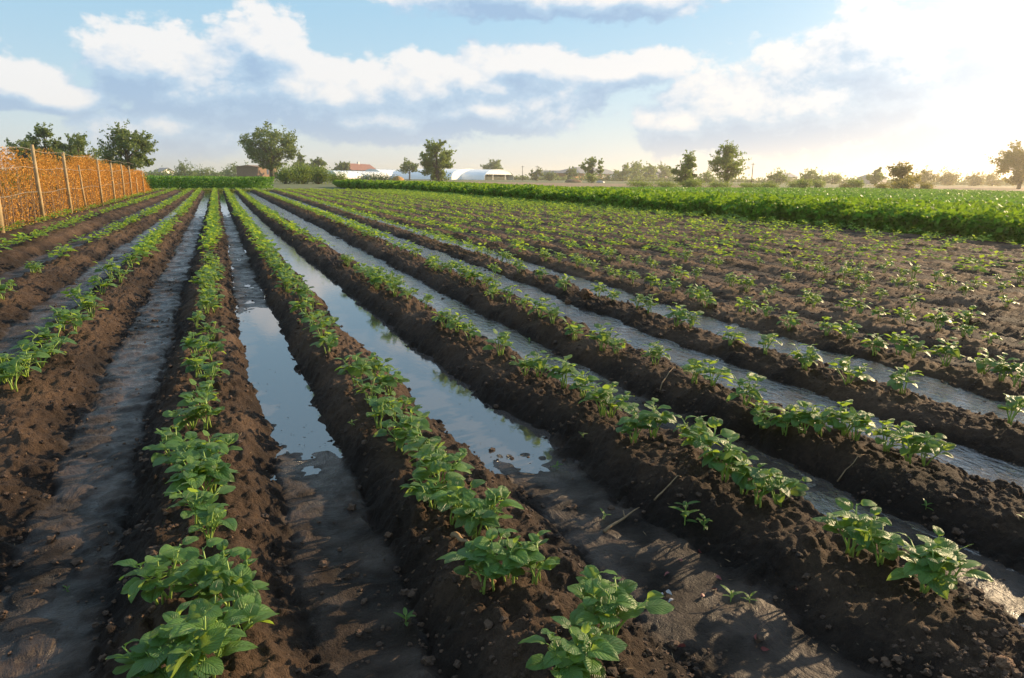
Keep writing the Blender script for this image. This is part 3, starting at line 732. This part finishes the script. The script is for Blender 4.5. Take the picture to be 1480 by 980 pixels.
# ------------------------------------------------------------------ greenhouses (rounded polytunnels)
def tunnel(px0, px1, yb, hpx, label, open_end=True, length=34, rz=0):
    x0, y0 = at(px0, yb, -.25); x1, y1 = at(px1, yb, -.25)
    d = float(np.array([x0, y0, -.25-CH])@fw); h = hpx*d/F_PX; w = math.hypot(x1-x0, y1-y0)
    a = math.atan2(y1-y0, x1-x0)
    e = empty('greenhouse', ((x0+x1)/2, (y0+y1)/2, -.3), a)
    tag(e, label, 'greenhouse', 'white plastic greenhouses across the middle distance')
    n = 16; arc = []
    for i in range(n+1):
        t = math.pi*i/n; arc.append((-math.cos(t)*w/2, h*(math.sin(t)**.62)))
    V = []; F = []
    ys = np.linspace(0, length, 12)
    for y in ys:
        sg = 1
        for (ax_, az_) in arc: V.append((ax_*sg, y, az_))
    for j in range(len(ys)-1):
        for i in range(n): F.append((j*(n+1)+i, (j+1)*(n+1)+i, (j+1)*(n+1)+i+1, j*(n+1)+i+1))
    mb = MB(); mb.add(V, F); mb.build('cover', M_TUNNEL, e, True)
    fr = MB(); fr.tube([(x, -.05, z) for x, z in arc], h*.022, 6); fr.build('arch_frame', M_FRAME, e)
    en = MB()
    if open_end:
        pts = [(x, .12, z) for x, z in arc if z > h*.52]
        en.add([(pts[0][0], .12, h*.52)]+pts+[(pts[-1][0], .12, h*.52)], [tuple(range(len(pts)+2))])
        for q in (-.22, .2): en.box(q*w-.25, q*w+.25, .06, .11, 0, h*.55)
        en.build('end_panel', M_TUNNEL, e)
        dk = MB(); dk.add([(-w*.46, 2.4, 0), (w*.46, 2.4, 0), (w*.46, 2.4, h*.56), (-w*.46, 2.4, h*.56)], [(0, 1, 2, 3)]); dk.build('interior_shade_sheet', M_INSHADE, e)  # flat dark sheet added behind the opening, its colour imitating the unlit inside
    else:
        pts = [(x, .12, z) for x, z in arc]; en.add(pts, [tuple(range(len(pts)))]); en.build('end_panel', M_TUNNEL, e)
        dd = MB(); dd.box(-w*.08, w*.08, .03, .1, 0, h*.62); dd.build('door', M_FRAME, e)
    return e
def long_tunnel(px0, px1, yb, hpx, label):
    """polytunnel whose long side faces the field"""
    x0, y0 = at(px0, yb, -.25); x1, y1 = at(px1, yb, -.25); d = float(np.array([x0, y0, -.25-CH])@fw); h = hpx*d/F_PX; Ln = math.hypot(x1-x0, y1-y0)
    e = empty('greenhouse', ((x0+x1)/2, (y0+y1)/2, -.3), math.atan2(y1-y0, x1-x0)); tag(e, label, 'greenhouse', 'white plastic greenhouses across the middle distance')
    n = 14; W2 = h*1.1; m_ = 40; V = []; F = []
    for j in range(m_+1):
        x = -Ln/2+Ln*j/m_; sag = 1-.018*(j % 4 != 0)
        for i in range(n+1):
            t = math.pi*i/n; V.append((x, W2-math.cos(t)*W2, h*sag*(math.sin(t)**.6)))
    for j in range(m_):
        for i in range(n): F.append((j*(n+1)+i, (j+1)*(n+1)+i, (j+1)*(n+1)+i+1, j*(n+1)+i+1))
    mb = MB(); mb.add(V, F); mb.build('cover', M_TUNNEL, e, True)
    for sx_ in (-1, 1):
        mb = MB(); mb.add([(sx_*Ln/2, W2-math.cos(math.pi*i/n)*W2, h*math.sin(math.pi*i/n)**.6) for i in range(n+1)], [tuple(range(n+1))]); mb.build('end_panel', M_TUNNEL, e)
    mb = MB()
    for j in range(0, m_+1, 4):
        x = -Ln/2+Ln*j/m_; mb.tube([(x, W2-math.cos(math.pi*i/n)*(W2+.03), (h+.03)*math.sin(math.pi*i/n)**.6) for i in range(n+1)], .05, 4, False)
    mb.build('arch_frame', M_FRAME, e)
    mb = MB(); mb.box(-Ln/2, Ln/2, -.06, .02, 0, h*.12); mb.build('base_board', M_PINK, e)
for (a, b, yb, hp, lb) in [(487, 556, 259.0, 12.5, 'long low white greenhouse at the left end, behind the wide dark bush'),
                           (552, 622, 258.6, 14, 'long white greenhouse between the wide dark bush and the columnar tree'),
                           (612, 668, 258.9, 14.5, 'long white greenhouse partly hidden behind the tall columnar tree')]:
    long_tunnel(a, b, yb, hp, lb)
tunnel(652, 702, 259.6, 16, 'white arched greenhouse just right of the columnar tree', False)
tunnel(700, 742, 260.0, 15.5, 'rightmost white greenhouse with an open dark end', True)

# ------------------------------------------------------------------ houses
def house(px0, px1, yb, ytop, eave, wall, roof, label, hip=False, gable_front=False, wins=2, depth=9, name='house', chim=False, cat='house'):
    x0, y0 = at(px0, yb, -.25); x1, y1 = at(px1, yb, -.25); d = float(np.array([x0, y0, -.25-CH])@fw)
    w = math.hypot(x1-x0, y1-y0); H = (yb-ytop)*d/F_PX; he = (yb-eave)*d/F_PX; a = math.atan2(y1-y0, x1-x0)
    e = empty(name, ((x0+x1)/2, (y0+y1)/2, -.3), a); tag(e, label, cat)
    ov = w*.03
    mb = MB()
    if gable_front:
        mb.add([(-w/2, 0, 0), (w/2, 0, 0), (w/2, 0, he), (0, 0, H*.985), (-w/2, 0, he), (-w/2, depth, 0), (w/2, depth, 0), (w/2, depth, he), (0, depth, H*.985), (-w/2, depth, he)],
               [(0, 1, 2, 3, 4), (9, 8, 7, 6, 5), (0, 4, 9, 5), (1, 6, 7, 2)])
        mb.build('wall', wall, e)
        r = MB(); sl = (H-he)/(w/2); z0 = he-sl*ov
        for s in (-1, 1):
            r.add([(s*(w/2+ov), -ov, z0), (0, -ov, H), (0, depth+ov, H), (s*(w/2+ov), depth+ov, z0), (s*(w/2+ov), -ov, z0+.25), (0, -ov, H+.28), (0, depth+ov, H+.28), (s*(w/2+ov), depth+ov, z0+.25)],
                  [(0, 1, 2, 3), (7, 6, 5, 4), (0, 4, 5, 1), (3, 2, 6, 7), (0, 3, 7, 4)])
        ro = r.build('roof', roof, e)
    else:
        mb.box(-w/2, w/2, 0, depth, 0, he); mb.build('wall', wall, e)
        r = MB(); i = w*.2 if hip else 0
        r.add([(-w/2-ov, -ov, he), (w/2+ov, -ov, he), (w/2+ov, depth+ov, he), (-w/2-ov, depth+ov, he), (-w/2-ov+i, depth/2, H), (w/2+ov-i, depth/2, H)],
              [(0, 1, 5, 4), (2, 3, 4, 5), (1, 2, 5), (3, 0, 4), (3, 2, 1, 0)])
        ro = r.build('roof', roof, e)
    if chim:
        c = MB(); c.box(w*.05, w*.05+w*.04, depth/2-.4, depth/2+.4, H*.85, H*1.14); c.build('chimney', wall, ro)
    for q in range(wins):
        cx = (-.5+(q+1)/(wins+1))*w; g = MB(); g.box(cx-w*.045, cx+w*.045, -.06, .05, he*.35, he*.8); g.build('window', M_GLASS, e)
    return e
house(230, 254, 254.5, 243, 249.5, M_WHITE, M_GREYROOF, 'white gabled house on the left between the hedge and the low trees', gable_front=True, wins=1, depth=3)
house(372, 402, 257.5, 239, 241.5, M_BROWN, M_BROWN, 'brown flat-roofed hut under the large spreading tree', wins=1, name='hut', cat='hut')
house(507, 544, 257.6, 236, 246, M_WHITE, M_RED, 'house with a long dull red roof behind the left greenhouses', chim=True, wins=3)
house(786, 806, 259.6, 246, 252, M_PINK, M_GREYROOF, 'small dark-roofed house left of the orange brick house', wins=1)
house(799, 814, 259.9, 247, 253, M_PINK, M_GREYROOF, 'small pinkish gabled house beside the dark-roofed house', gable_front=True, wins=1)
house(832, 894, 260.3, 241, 250.5, M_BRICK, M_GREYROOF, 'orange brick bungalow with a dark hipped roof', hip=True, wins=4, depth=14)
house(903, 926, 261.2, 248, 255, M_PINK, M_PALEROOF, 'pale grey roofed shed just right of the orange brick bungalow', gable_front=True, wins=0)
house(948, 965, 261.5, 246, 252.5, M_PINK, M_GREYROOF, 'small dim house between the broad trees', wins=2)
house(1134, 1152, 264, 250, 256, M_PINK, M_GREYROOF, 'dim far house with a dark roof on the right skyline', wins=2)
house(1266, 1281, 266, 252, 257, M_PINK, M_PALEROOF, 'tiny pinkish house left of the rounded yellow-green tree', wins=1)
# hay and earth heaps
def heap(px, yb, wpx, hpx, mat, name, label, cat, seed):
    x, y = at(px, yb, -.25); d = float(np.array([x, y, -.25-CH])@fw); w = wpx*d/F_PX; h = hpx*d/F_PX
    n = 15; V = []; 
    for j in range(7):
        t = j/6; rr_ = math.cos(t*math.pi/2)**.7
        for i in range(n):
            a = 6.283*i/n; k = 1+.16*math.sin(a*3+seed)+.08*math.sin(a*7+j+seed)
            V.append((math.cos(a)*rr_*w/2*k, math.sin(a)*rr_*w/2*k*.8, h*math.sin(t*math.pi/2)*(1+.08*math.sin(a*2+j))))
    F = [(j*n+i, j*n+(i+1) % n, (j+1)*n+(i+1) % n, (j+1)*n+i) for j in range(6) for i in range(n)]
    o = link(name, bpy.data.meshes.new(name), mat); o.data.from_pydata(V, [], F); o.data.update(); o.location = (x, y, -.3)
    for p in o.data.polygons: p.use_smooth = True
    tag(o, label, cat)
heap(575, 261.5, 16, 7, M_HAY, 'hay_pile', 'rounded brown hay pile in front of the greenhouses', 'hay pile', 1)
heap(828, 263.5, 24, 4.5, M_EARTH, 'earth_mound', 'low brown earth mound in front of the orange brick bungalow', 'mound', 2)
heap(867, 264, 12, 3, M_PALESCRAP, 'rubble_heap', 'small pale heap beside the bright bush', 'heap', 3)
# utility poles
for i, (px, yb, yt, lb) in enumerate([(755, 261, 240, 'thin utility pole just right of the greenhouses'), (776, 261.5, 240, 'thin utility pole rising from the square dark tree'), (926, 262, 246, 'short pale pole right of the grey-roofed shed'), (1086, 266, 236, 'utility pole right of the tall airy tree')]):
    x, y = at(px, yb, -.25); d = float(np.array([x, y, -.25-CH])@fw); h = (yb-yt)*d/F_PX
    e = empty('utility_pole', (x, y, -.3)); tag(e, lb, 'utility pole', 'utility poles on the skyline')
    mb = MB(); mb.tube([(0, 0, 0), (0, 0, h)], [.16, .11], 8); mb.build('pole', M_BARK, e, True)
    mb = MB(); mb.box(-.9, .9, -.06, .06, h*.92, h*.92+.12); mb.build('crossarm', M_BARK, e)

# ------------------------------------------------------------------ clods
def ico(sub=1):
    t = (1+5**.5)/2
    v = [(-1, t, 0), (1, t, 0), (-1, -t, 0), (1, -t, 0), (0, -1, t), (0, 1, t), (0, -1, -t), (0, 1, -t), (t, 0, -1), (t, 0, 1), (-t, 0, -1), (-t, 0, 1)]
    f = [(0, 11, 5), (0, 5, 1), (0, 1, 7), (0, 7, 10), (0, 10, 11), (1, 5, 9), (5, 11, 4), (11, 10, 2), (10, 7, 6), (7, 1, 8), (3, 9, 4), (3, 4, 2), (3, 2, 6), (3, 6, 8), (3, 8, 9), (4, 9, 5), (2, 4, 11), (6, 2, 10), (8, 6, 7), (9, 8, 1)]
    v = [Vector(a).normalized() for a in v]
    for _ in range(sub):
        c = {}; nf = []
        def mid(a, b):
            k = (min(a, b), max(a, b))
            if k not in c: v.append(((v[a]+v[b])/2).normalized()); c[k] = len(v)-1
            return c[k]
        for a, b, d in f:
            x, y, z = mid(a, b), mid(b, d), mid(d, a); nf += [(a, x, z), (b, y, x), (d, z, y), (x, y, z)]
        f = nf
    return np.array([tuple(a) for a in v]), np.array(f)
def clods():
    r = np.random.default_rng(33); I1 = ico(1); VS = []; FS = []; n = 0
    N = 30000
    y = .9+r.random(N)**2.4*13; u = r.random(N)
    x = -2.2+u*(7.5+y*.5)
    near_ = np.clip(y, 1, 20)
    z, wet, dry, k, t = field_h(x, y, True)
    keep = ((wet < .4) | (r.random(N) < .10)) & ((vn(x*2.2, y*2.2, 70) > .42) | (r.random(N) < .25))
    for i in np.where(keep)[0]:
        s = .0036*(1+r.exponential(.8))*(1+.03*y[i]); s = min(s, .019)
        V = I1[0]*(1+.75*(r.random((len(I1[0]), 1))-.5))*s*np.array([1, r.uniform(.7, 1.2), r.uniform(.6, .9)])
        VS.append(V+np.array([x[i], y[i], z[i]+s*.25])); FS.append(I1[1]+n); n += len(V)
    return np.concatenate(VS), np.concatenate(FS)
V, F = clods()
tag(link('soil_clods', mk('soil_clods', V, F, M_CLOD, smooth=False), None), 'loose crumbs and small clods of brown soil on the ridges', 'soil clods', kind='stuff')
# dark flecks floating on the puddles and lying on wet mud
def flecks():
    r = np.random.default_rng(44); C = []
    for k in (-1, 0, 1, 2):
        for _ in range(240):
            y = 1.2+r.random()**1.6*14; side = r.choice([-1, 1]); cx = float(rowx(k, y)+rowx(k+1, y))/2
            x = cx+side*abs(r.normal(.0, .17)); 
            if abs(x-cx) > .28: continue
            z = max(WZD[k]+.003, gz(x, y)+.003)
            C.append((x, y, z))
    C = np.array(C); V, F = cards(C, .012, .02, .5, 45); V[:, 2] = np.repeat(C[:, 2], 4)+np.random.default_rng(1).random(len(V))*.003
    return V, F
V, F = flecks()
tag(link('plant_litter', mk('plant_litter', V, F, simple('litter', (.03, .022, .015), (.09, .06, .03), 40, .8), smooth=False), None), 'tiny dark scraps of plant litter floating on the puddles and mud', 'plant litter', kind='stuff')

r_ = np.random.default_rng(55); sy = .9+r_.random(1400)**2*9; sx_ = -2+r_.random(1400)*(7+sy*.4); sz_, sw, _, _, _ = field_h(sx_, sy, True)
k_ = sw < .6; C = np.stack([sx_, sy, sz_+.003], -1)[k_]; V, F = cards(C, .03, .25, .07, 56)
tag(link('straw', mk('straw', V, F, M_TWIG, smooth=False), None), 'thin bits of dry straw and root scattered over the soil', 'straw', kind='stuff')
# ------------------------------------------------------------------ single small things
def zat(x, y): return float(field_h(np.array([x]), np.array([y]), True)[0][0])
def twig(p, q, r_, label, bend=.01, side=None):
    a = at(*p, -.12); b = at(*q, -.12); za, zb = zat(*a), zat(*b)
    mb = MB(); pts = []
    for i in range(8):
        t = i/7; x = a[0]+(b[0]-a[0])*t; y = a[1]+(b[1]-a[1])*t
        pts.append((x, y, max(zat(x, y)+r_*.7, za+(zb-za)*t)+math.sin(t*9)*bend*.3+bend*t*(1-t)*3))
    c = Vector(pts[0]); pts = [tuple(Vector(u)-c) for u in pts]
    mb.tube(pts, [r_*(1.1-.7*i/7) for i in range(8)], 6)
    if side:
        s0 = Vector(pts[4]); mb.tube([s0, s0+Vector(side)], [r_*.6, r_*.25], 5)
    o = mb.build('twig', M_TWIG, None, True); o.location = c; tag(o, label, 'twig')
twig((873, 768), (924, 733), .006, 'straight dry twig lying in the furrow left of the dark weed', .01, (.01, .03, .015))
twig((945, 731), (982, 726), .004, 'thin curved dry twig beside the dark weed', .012)
twig((953, 573), (975, 558), .004, 'small pale twig on the slope below the big plants, upper middle')
twig((1210, 696), (1245, 690), .003, 'thin twig on the dark ridge slope on the right')
twig((655, 812), (680, 833), .011, 'thick curled dead root beside the row of plants near the bottom', .03)
def stone(px, py, s, label):
    x, y = at(px, py, .02); V, F = ico(4); q_ = int(px) % 50; d = fbm(V[:, 0]*2+5+q_, V[:, 1]*2+V[:, 2]*1.3, 7, 5, .65)+fbm(V[:, 2]*2.2+q_, V[:, 0]*1.7-V[:, 1], 9, 5, .65)
    V = V*(1+.75*d[:, None])*np.array([s, s*.6, s*.62]); o = link('earth_clod', mk('earth_clod', V, F, M_STONE), None)
    o.location = (x, y, zat(x, y)+s*.35); o.rotation_euler = (.1, .35, .6); tag(o, label, 'clod'); return o
stone(847, 423, .10, 'orange-brown slab-like clod sitting on the ridge among the upper rows')
stone(822, 424, .05, 'paler flat clod just left of the orange-brown slab-like clod')
stone(1166, 603, .05, 'large brown clod on the ridge top right of centre')
stone(700, 828, .045, 'brown clod under the plants of the lower middle row')
stone(1455, 938, .035, 'lumpy brown clod near the bottom right corner')
def seedling(px, py, s, label, nl=5, dark=False, z=-.15):
    x, y = at(px, py, z); e = empty('seedling', (x, y, zat(x, y)), px*1.0); tag(e, label, 'seedling')
    VS = []; FS = []; US = []; n = 0; st = MB(); rr_ = random.Random(px)
    for i in range(nl):
        a = i*2.4+rr_.uniform(-.4, .4); V, F, U = leaf_surface(s*rr_.uniform(.7, 1.1), s*.3, 3, 5, .4, .3)
        p = np.array([0, 0, s*(.25+.12*i)]); VS.append(V@rot_frame(a, rr_.uniform(.2, .8), 0).T+p); FS.append(F+n); US.append(U); n += len(V)
    st.tube([(0, 0, -.01), (0, 0, s*(.3+.12*nl))], s*.035, 5)
    link('leaves', mk('leaves', np.concatenate(VS), np.concatenate(FS), M_LEAF, uv=np.concatenate(US)), None, e); st.build('stem', M_STEM, e)
for a in [(587, 912, .045, 'small green seedling on the mud at bottom centre'), (1055, 880, .045, 'small green seedling in the furrow near the red scraps'), (1082, 884, .03, 'tiny seedling right of the red scraps'),
          (676, 884, .02, 'tiny green sprout on the dark ridge slope at bottom centre'), (98, 862, .02, 'tiny sprout in the left furrow'), (510, 640, .03, 'tiny sprout beside the puddle, left of the leafy row'),
          (805, 678, .035, 'small grassy sprout at the edge of the water, middle'), (842, 655, .03, 'tiny upright sprout on the slope above the mud fan'), (873, 757, .035, 'small sprout touching the straight dry twig'),
          (765, 495, .05, 'thin seedling beside the water in the upper middle'), (1335, 755, .03, 'tiny sprout on the dark slope at the right'), (1475, 795, .05, 'small seedling at the right edge of the photo')]:
    seedling(*a)
seedling(990, 752, .07, 'dark leafy weed on the shaded ridge slope, right of the dry twigs', 9, z=-.1)
seedling(1018, 762, .05, 'small dark weed just right of the larger dark weed', 6, z=-.1)
for i, (px, py) in enumerate([(985, 822), (967, 838), (1033, 846), (1012, 875), (1036, 868), (1092, 935), (1098, 948), (1148, 873), (990, 950), (1010, 800)]):
    x, y = at(px, py, -.15); V, F, U = leaf_surface(.022, .012, 4, 5, .8, .9, .1, i)
    o = link('dry_scrap', mk('dry_scrap', V, F, M_SCRAP), None); o.location = (x, y, zat(x, y)+.006); o.rotation_euler = (.3, .2*i, i*1.7)
    tag(o, 'small curled reddish scrap lying on the furrow mud at the lower right', 'scrap', 'reddish scraps on the furrow mud')
for i, (px, py) in enumerate([(957, 872), (973, 877), (962, 864)]):
    x, y = at(px, py, -.15); V, F, U = leaf_surface(.022, .014, 4, 5, .8, .9, .1, i)
    o = link('pale_scrap', mk('pale_scrap', V, F, M_PALESCRAP), None); o.location = (x, y, zat(x, y)+.006); o.rotation_euler = (.3, .2*i, i*1.7)
    tag(o, 'small whitish scrap lying beside the reddish scraps on the mud', 'scrap', 'whitish scraps on the furrow mud')

# ------------------------------------------------------------------ air
mb = MB(); mb.box(-1400, 2600, -400, 2600, -1.4, 32)
hm = bpy.data.materials.new('haze'); hm.use_nodes = True; hn = hm.node_tree
hn.nodes.remove(hn.nodes['Principled BSDF'])
pv = nn(hn, 'ShaderNodeVolumePrincipled'); pv.inputs['Color'].default_value = (1, .93, .82, 1); pv.inputs['Density'].default_value = .0004; pv.inputs['Anisotropy'].default_value = .7
hn.links.new(pv.outputs[0], hn.nodes['Material Output'].inputs['Volume'])
hz = mb.build('haze', hm); tag(hz, 'thin warm evening haze filling the air over the fields', 'haze', kind='stuff')

# ------------------------------------------------------------------ light
SUN_AZ, SUN_EL = 78.0, 17.5
sd = Vector((math.sin(R(SUN_AZ))*math.cos(R(SUN_EL)), math.cos(R(SUN_AZ))*math.cos(R(SUN_EL)), math.sin(R(SUN_EL))))
L = bpy.data.lights.new('sun', 'SUN'); L.energy = 5; L.angle = R(.6); L.color = (1, .74, .44)
lo = bpy.data.objects.new('sun', L); col.objects.link(lo); lo.rotation_euler = (-sd).to_track_quat('-Z', 'Y').to_euler()

W = bpy.data.worlds.new('World'); S.world = W; W.use_nodes = True; nt = W.node_tree
bg = nt.nodes['Background']
sky = nn(nt, 'ShaderNodeTexSky', sky_type='NISHITA'); sky.sun_disc = False; sky.sun_elevation = R(SUN_EL); sky.sun_rotation = R(SUN_AZ)
sky.air_density = 1.0; sky.dust_density = 1.0; sky.ozone_density = 1.5
STR = .085
bg.inputs['Strength'].default_value = STR
tc = nn(nt, 'ShaderNodeTexCoord'); sx = nn(nt, 'ShaderNodeSeparateXYZ'); nt.links.new(tc.outputs['Generated'], sx.inputs[0])
A_ = mth(nt, 'MULTIPLY', mth(nt, 'ARCTAN2', sx.outputs[0], sx.outputs[1]), 57.2958)
E_ = mth(nt, 'MULTIPLY', mth(nt, 'ARCSINE', sx.outputs[2]), 57.2958)
BL = [  # photo centre, half width, half height (px): the cloud banks
 (225, 95, 85, 52), (375, 75, 65, 60), (330, 130, 170, 60), (480, 140, 160, 60), (250, 190, 110, 45), (640, 130, 150, 50), (760, 95, 110, 34), (900, 102, 95, 28), (700, 160, 190, 36), (560, 175, 170, 34),
 (15, 120, 75, 30), (95, 142, 60, 20), (740, -12, 170, 36), (900, -8, 150, 34),
 (985, 185, 75, 40), (1080, 160, 130, 70), (1180, 150, 150, 75), (1300, 110, 150, 85), (1430, 150, 150, 80), (1480, 60, 120, 70),
 (-200, 80, 120, 60), (1650, 100, 120, 60)]
grp = bpy.data.node_groups.new('cloud_field', 'ShaderNodeTree')
grp.interface.new_socket('A', in_out='INPUT', socket_type='NodeSocketFloat'); grp.interface.new_socket('E', in_out='INPUT', socket_type='NodeSocketFloat')
grp.interface.new_socket('F', in_out='OUTPUT', socket_type='NodeSocketFloat')
gi = grp.nodes.new('NodeGroupInput'); go = grp.nodes.new('NodeGroupOutput')
cv = nn(grp, 'ShaderNodeCombineXYZ'); grp.links.new(gi.outputs[0], cv.inputs[0]); grp.links.new(mth(grp, 'MULTIPLY', gi.outputs[1], 1.5), cv.inputs[1])
n1 = noise(grp, .24, 10, .62, vec=cv.outputs[0], dist=.15); n2 = noise(grp, .8, 5, .55, vec=cv.outputs[0])
acc = None
for (px, py, w, h) in BL:
    a, e = azel(px, py); wa, he = w/17.0, h/17.0
    vm = nn(grp, 'ShaderNodeVectorMath', operation='MULTIPLY_ADD'); grp.links.new(cv.outputs[0], vm.inputs[0])
    vm.inputs[1].default_value = (1/wa, 1/(1.5*he), 0); vm.inputs[2].default_value = (-a/wa, -e/he, 0)
    ln = nn(grp, 'ShaderNodeVectorMath', operation='LENGTH'); grp.links.new(vm.outputs[0], ln.inputs[0]); b = ln.outputs['Value']
    acc = b if acc is None else mth(grp, 'SMOOTH_MIN', acc, b, .15)
acc = mth(grp, 'SUBTRACT', 1.0, acc)
nz = mth(grp, 'SUBTRACT', n1.outputs[0], .5)
# clouds elsewhere, out of the photo, come from noise alone
gen = mth(grp, 'MULTIPLY', mth(grp, 'SUBTRACT', n1.outputs[0], .56), 1.2)
hi_ = mth(grp, 'MULTIPLY', mth(grp, 'SUBTRACT', gi.outputs[1], 16.0), .1, clamp=True)
base = mth(grp, 'ADD', acc, mth(grp, 'MULTIPLY', nz, 1.7))
base = mth(grp, 'MAXIMUM', base, mth(grp, 'SUBTRACT', mth(grp, 'MULTIPLY', gen, 3.0), mth(grp, 'SUBTRACT', .6, mth(grp, 'MULTIPLY', hi_, .6))))
base = mth(grp, 'ADD', base, mth(grp, 'MULTIPLY', mth(grp, 'SUBTRACT', n2.outputs[0], .5), .35))
grp.links.new(base, go.inputs[0])
def field(a, e):
    g = nn(nt, 'ShaderNodeGroup'); g.node_tree = grp
    nt.links.new(a, g.inputs[0]); nt.links.new(e, g.inputs[1]); return g.outputs[0]
F0 = field(A_, E_)
F1 = field(mth(nt, 'ADD', A_, .55), mth(nt, 'ADD', E_, 1.0))
F2 = field(mth(nt, 'ADD', A_, 1.2), mth(nt, 'ADD', E_, 2.6))
dens = nn(nt, 'ShaderNodeMapRange', interpolation_type='SMOOTHSTEP'); nt.links.new(F0, dens.inputs[0]); dens.inputs[1].default_value = -.06; dens.inputs[2].default_value = .22
s1 = mth(nt, 'MULTIPLY', mth(nt, 'SUBTRACT', F0, F1), .95)
s2 = mth(nt, 'MULTIPLY', mth(nt, 'SUBTRACT', .15, F2), .55)
sh = mth(nt, 'ADD', mth(nt, 'ADD', s1, s2), .52, clamp=True)
crm = ramp(nt, sh, [(.0, (2.35, 3.5, 5.0)), (.35, (3.1, 4.3, 5.6)), (.62, (4.9, 5.4, 6.0)), (.92, (6.4, 6.3, 6.25))])
# bright glow painted into the sky, apart from the sun lamp's direction
dt = nn(nt, 'ShaderNodeVectorMath', operation='DOT_PRODUCT'); nt.links.new(tc.outputs['Generated'], dt.inputs[0]); dt.inputs[1].default_value = (math.sin(R(59))*math.cos(R(11.5)), math.cos(R(59))*math.cos(R(11.5)), math.sin(R(11.5)))
dg = mth(nt, 'MULTIPLY', mth(nt, 'ARCCOSINE', mth(nt, 'MINIMUM', dt.outputs['Value'], .99999)), 57.2958)
gl = mth(nt, 'EXPONENT', mth(nt, 'MULTIPLY', mth(nt, 'MULTIPLY', dg, dg), -1/(2*6.3**2)))
gl2 = mth(nt, 'EXPONENT', mth(nt, 'MULTIPLY', dg, -1/14.0))
glow = mth(nt, 'ADD', mth(nt, 'MULTIPLY', gl, 1.9), mth(nt, 'MULTIPLY', gl2, .18))
zen = nn(nt, 'ShaderNodeMapRange'); nt.links.new(E_, zen.inputs[0]); zen.inputs[1].default_value = 0; zen.inputs[2].default_value = 50
clear = ramp(nt, zen.outputs[0], [(0, (5.0, 5.7, 6.0)), (.10, (3.7, 5.1, 6.1)), (.24, (2.75, 4.6, 6.0)), (.5, (3.2, 4.9, 6.2)), (1, (2.6, 4.0, 5.8))])
skyc = mixc(nt, .8, sky.outputs[0], clear.outputs[0])
gm = nn(nt, 'ShaderNodeVectorMath', operation='SCALE'); gm.inputs[0].default_value = (1, .90, .72); nt.links.new(glow, gm.inputs['Scale'])
mixed = mixc(nt, mth(nt, 'MULTIPLY', dens.outputs[0], .93), skyc, crm.outputs[0])
# pale veil of moisture low over the horizon
vl = mth(nt, 'EXPONENT', mth(nt, 'MULTIPLY', mth(nt, 'ABSOLUTE', E_), -1/2.2))
mixed = mixc(nt, mth(nt, 'MULTIPLY', vl, .75), mixed, (5.9, 5.5, 5.2))
ad = nn(nt, 'ShaderNodeVectorMath', operation='ADD'); nt.links.new(mixed, ad.inputs[0]); nt.links.new(gm.outputs[0], ad.inputs[1])
nt.links.new(ad.outputs[0], bg.inputs['Color'])

S.view_settings.view_transform = 'Standard'; S.view_settings.look = 'None'; S.view_settings.gamma = 1; S.view_settings.exposure = 0.84
S.view_settings.use_curve_mapping = False
S.render.engine = 'CYCLES'
S.cycles.use_denoising = True
S.cycles.max_bounces = 6; S.cycles.diffuse_bounces = 3; S.cycles.transparent_max_bounces = 4; S.cycles.volume_bounces = 1
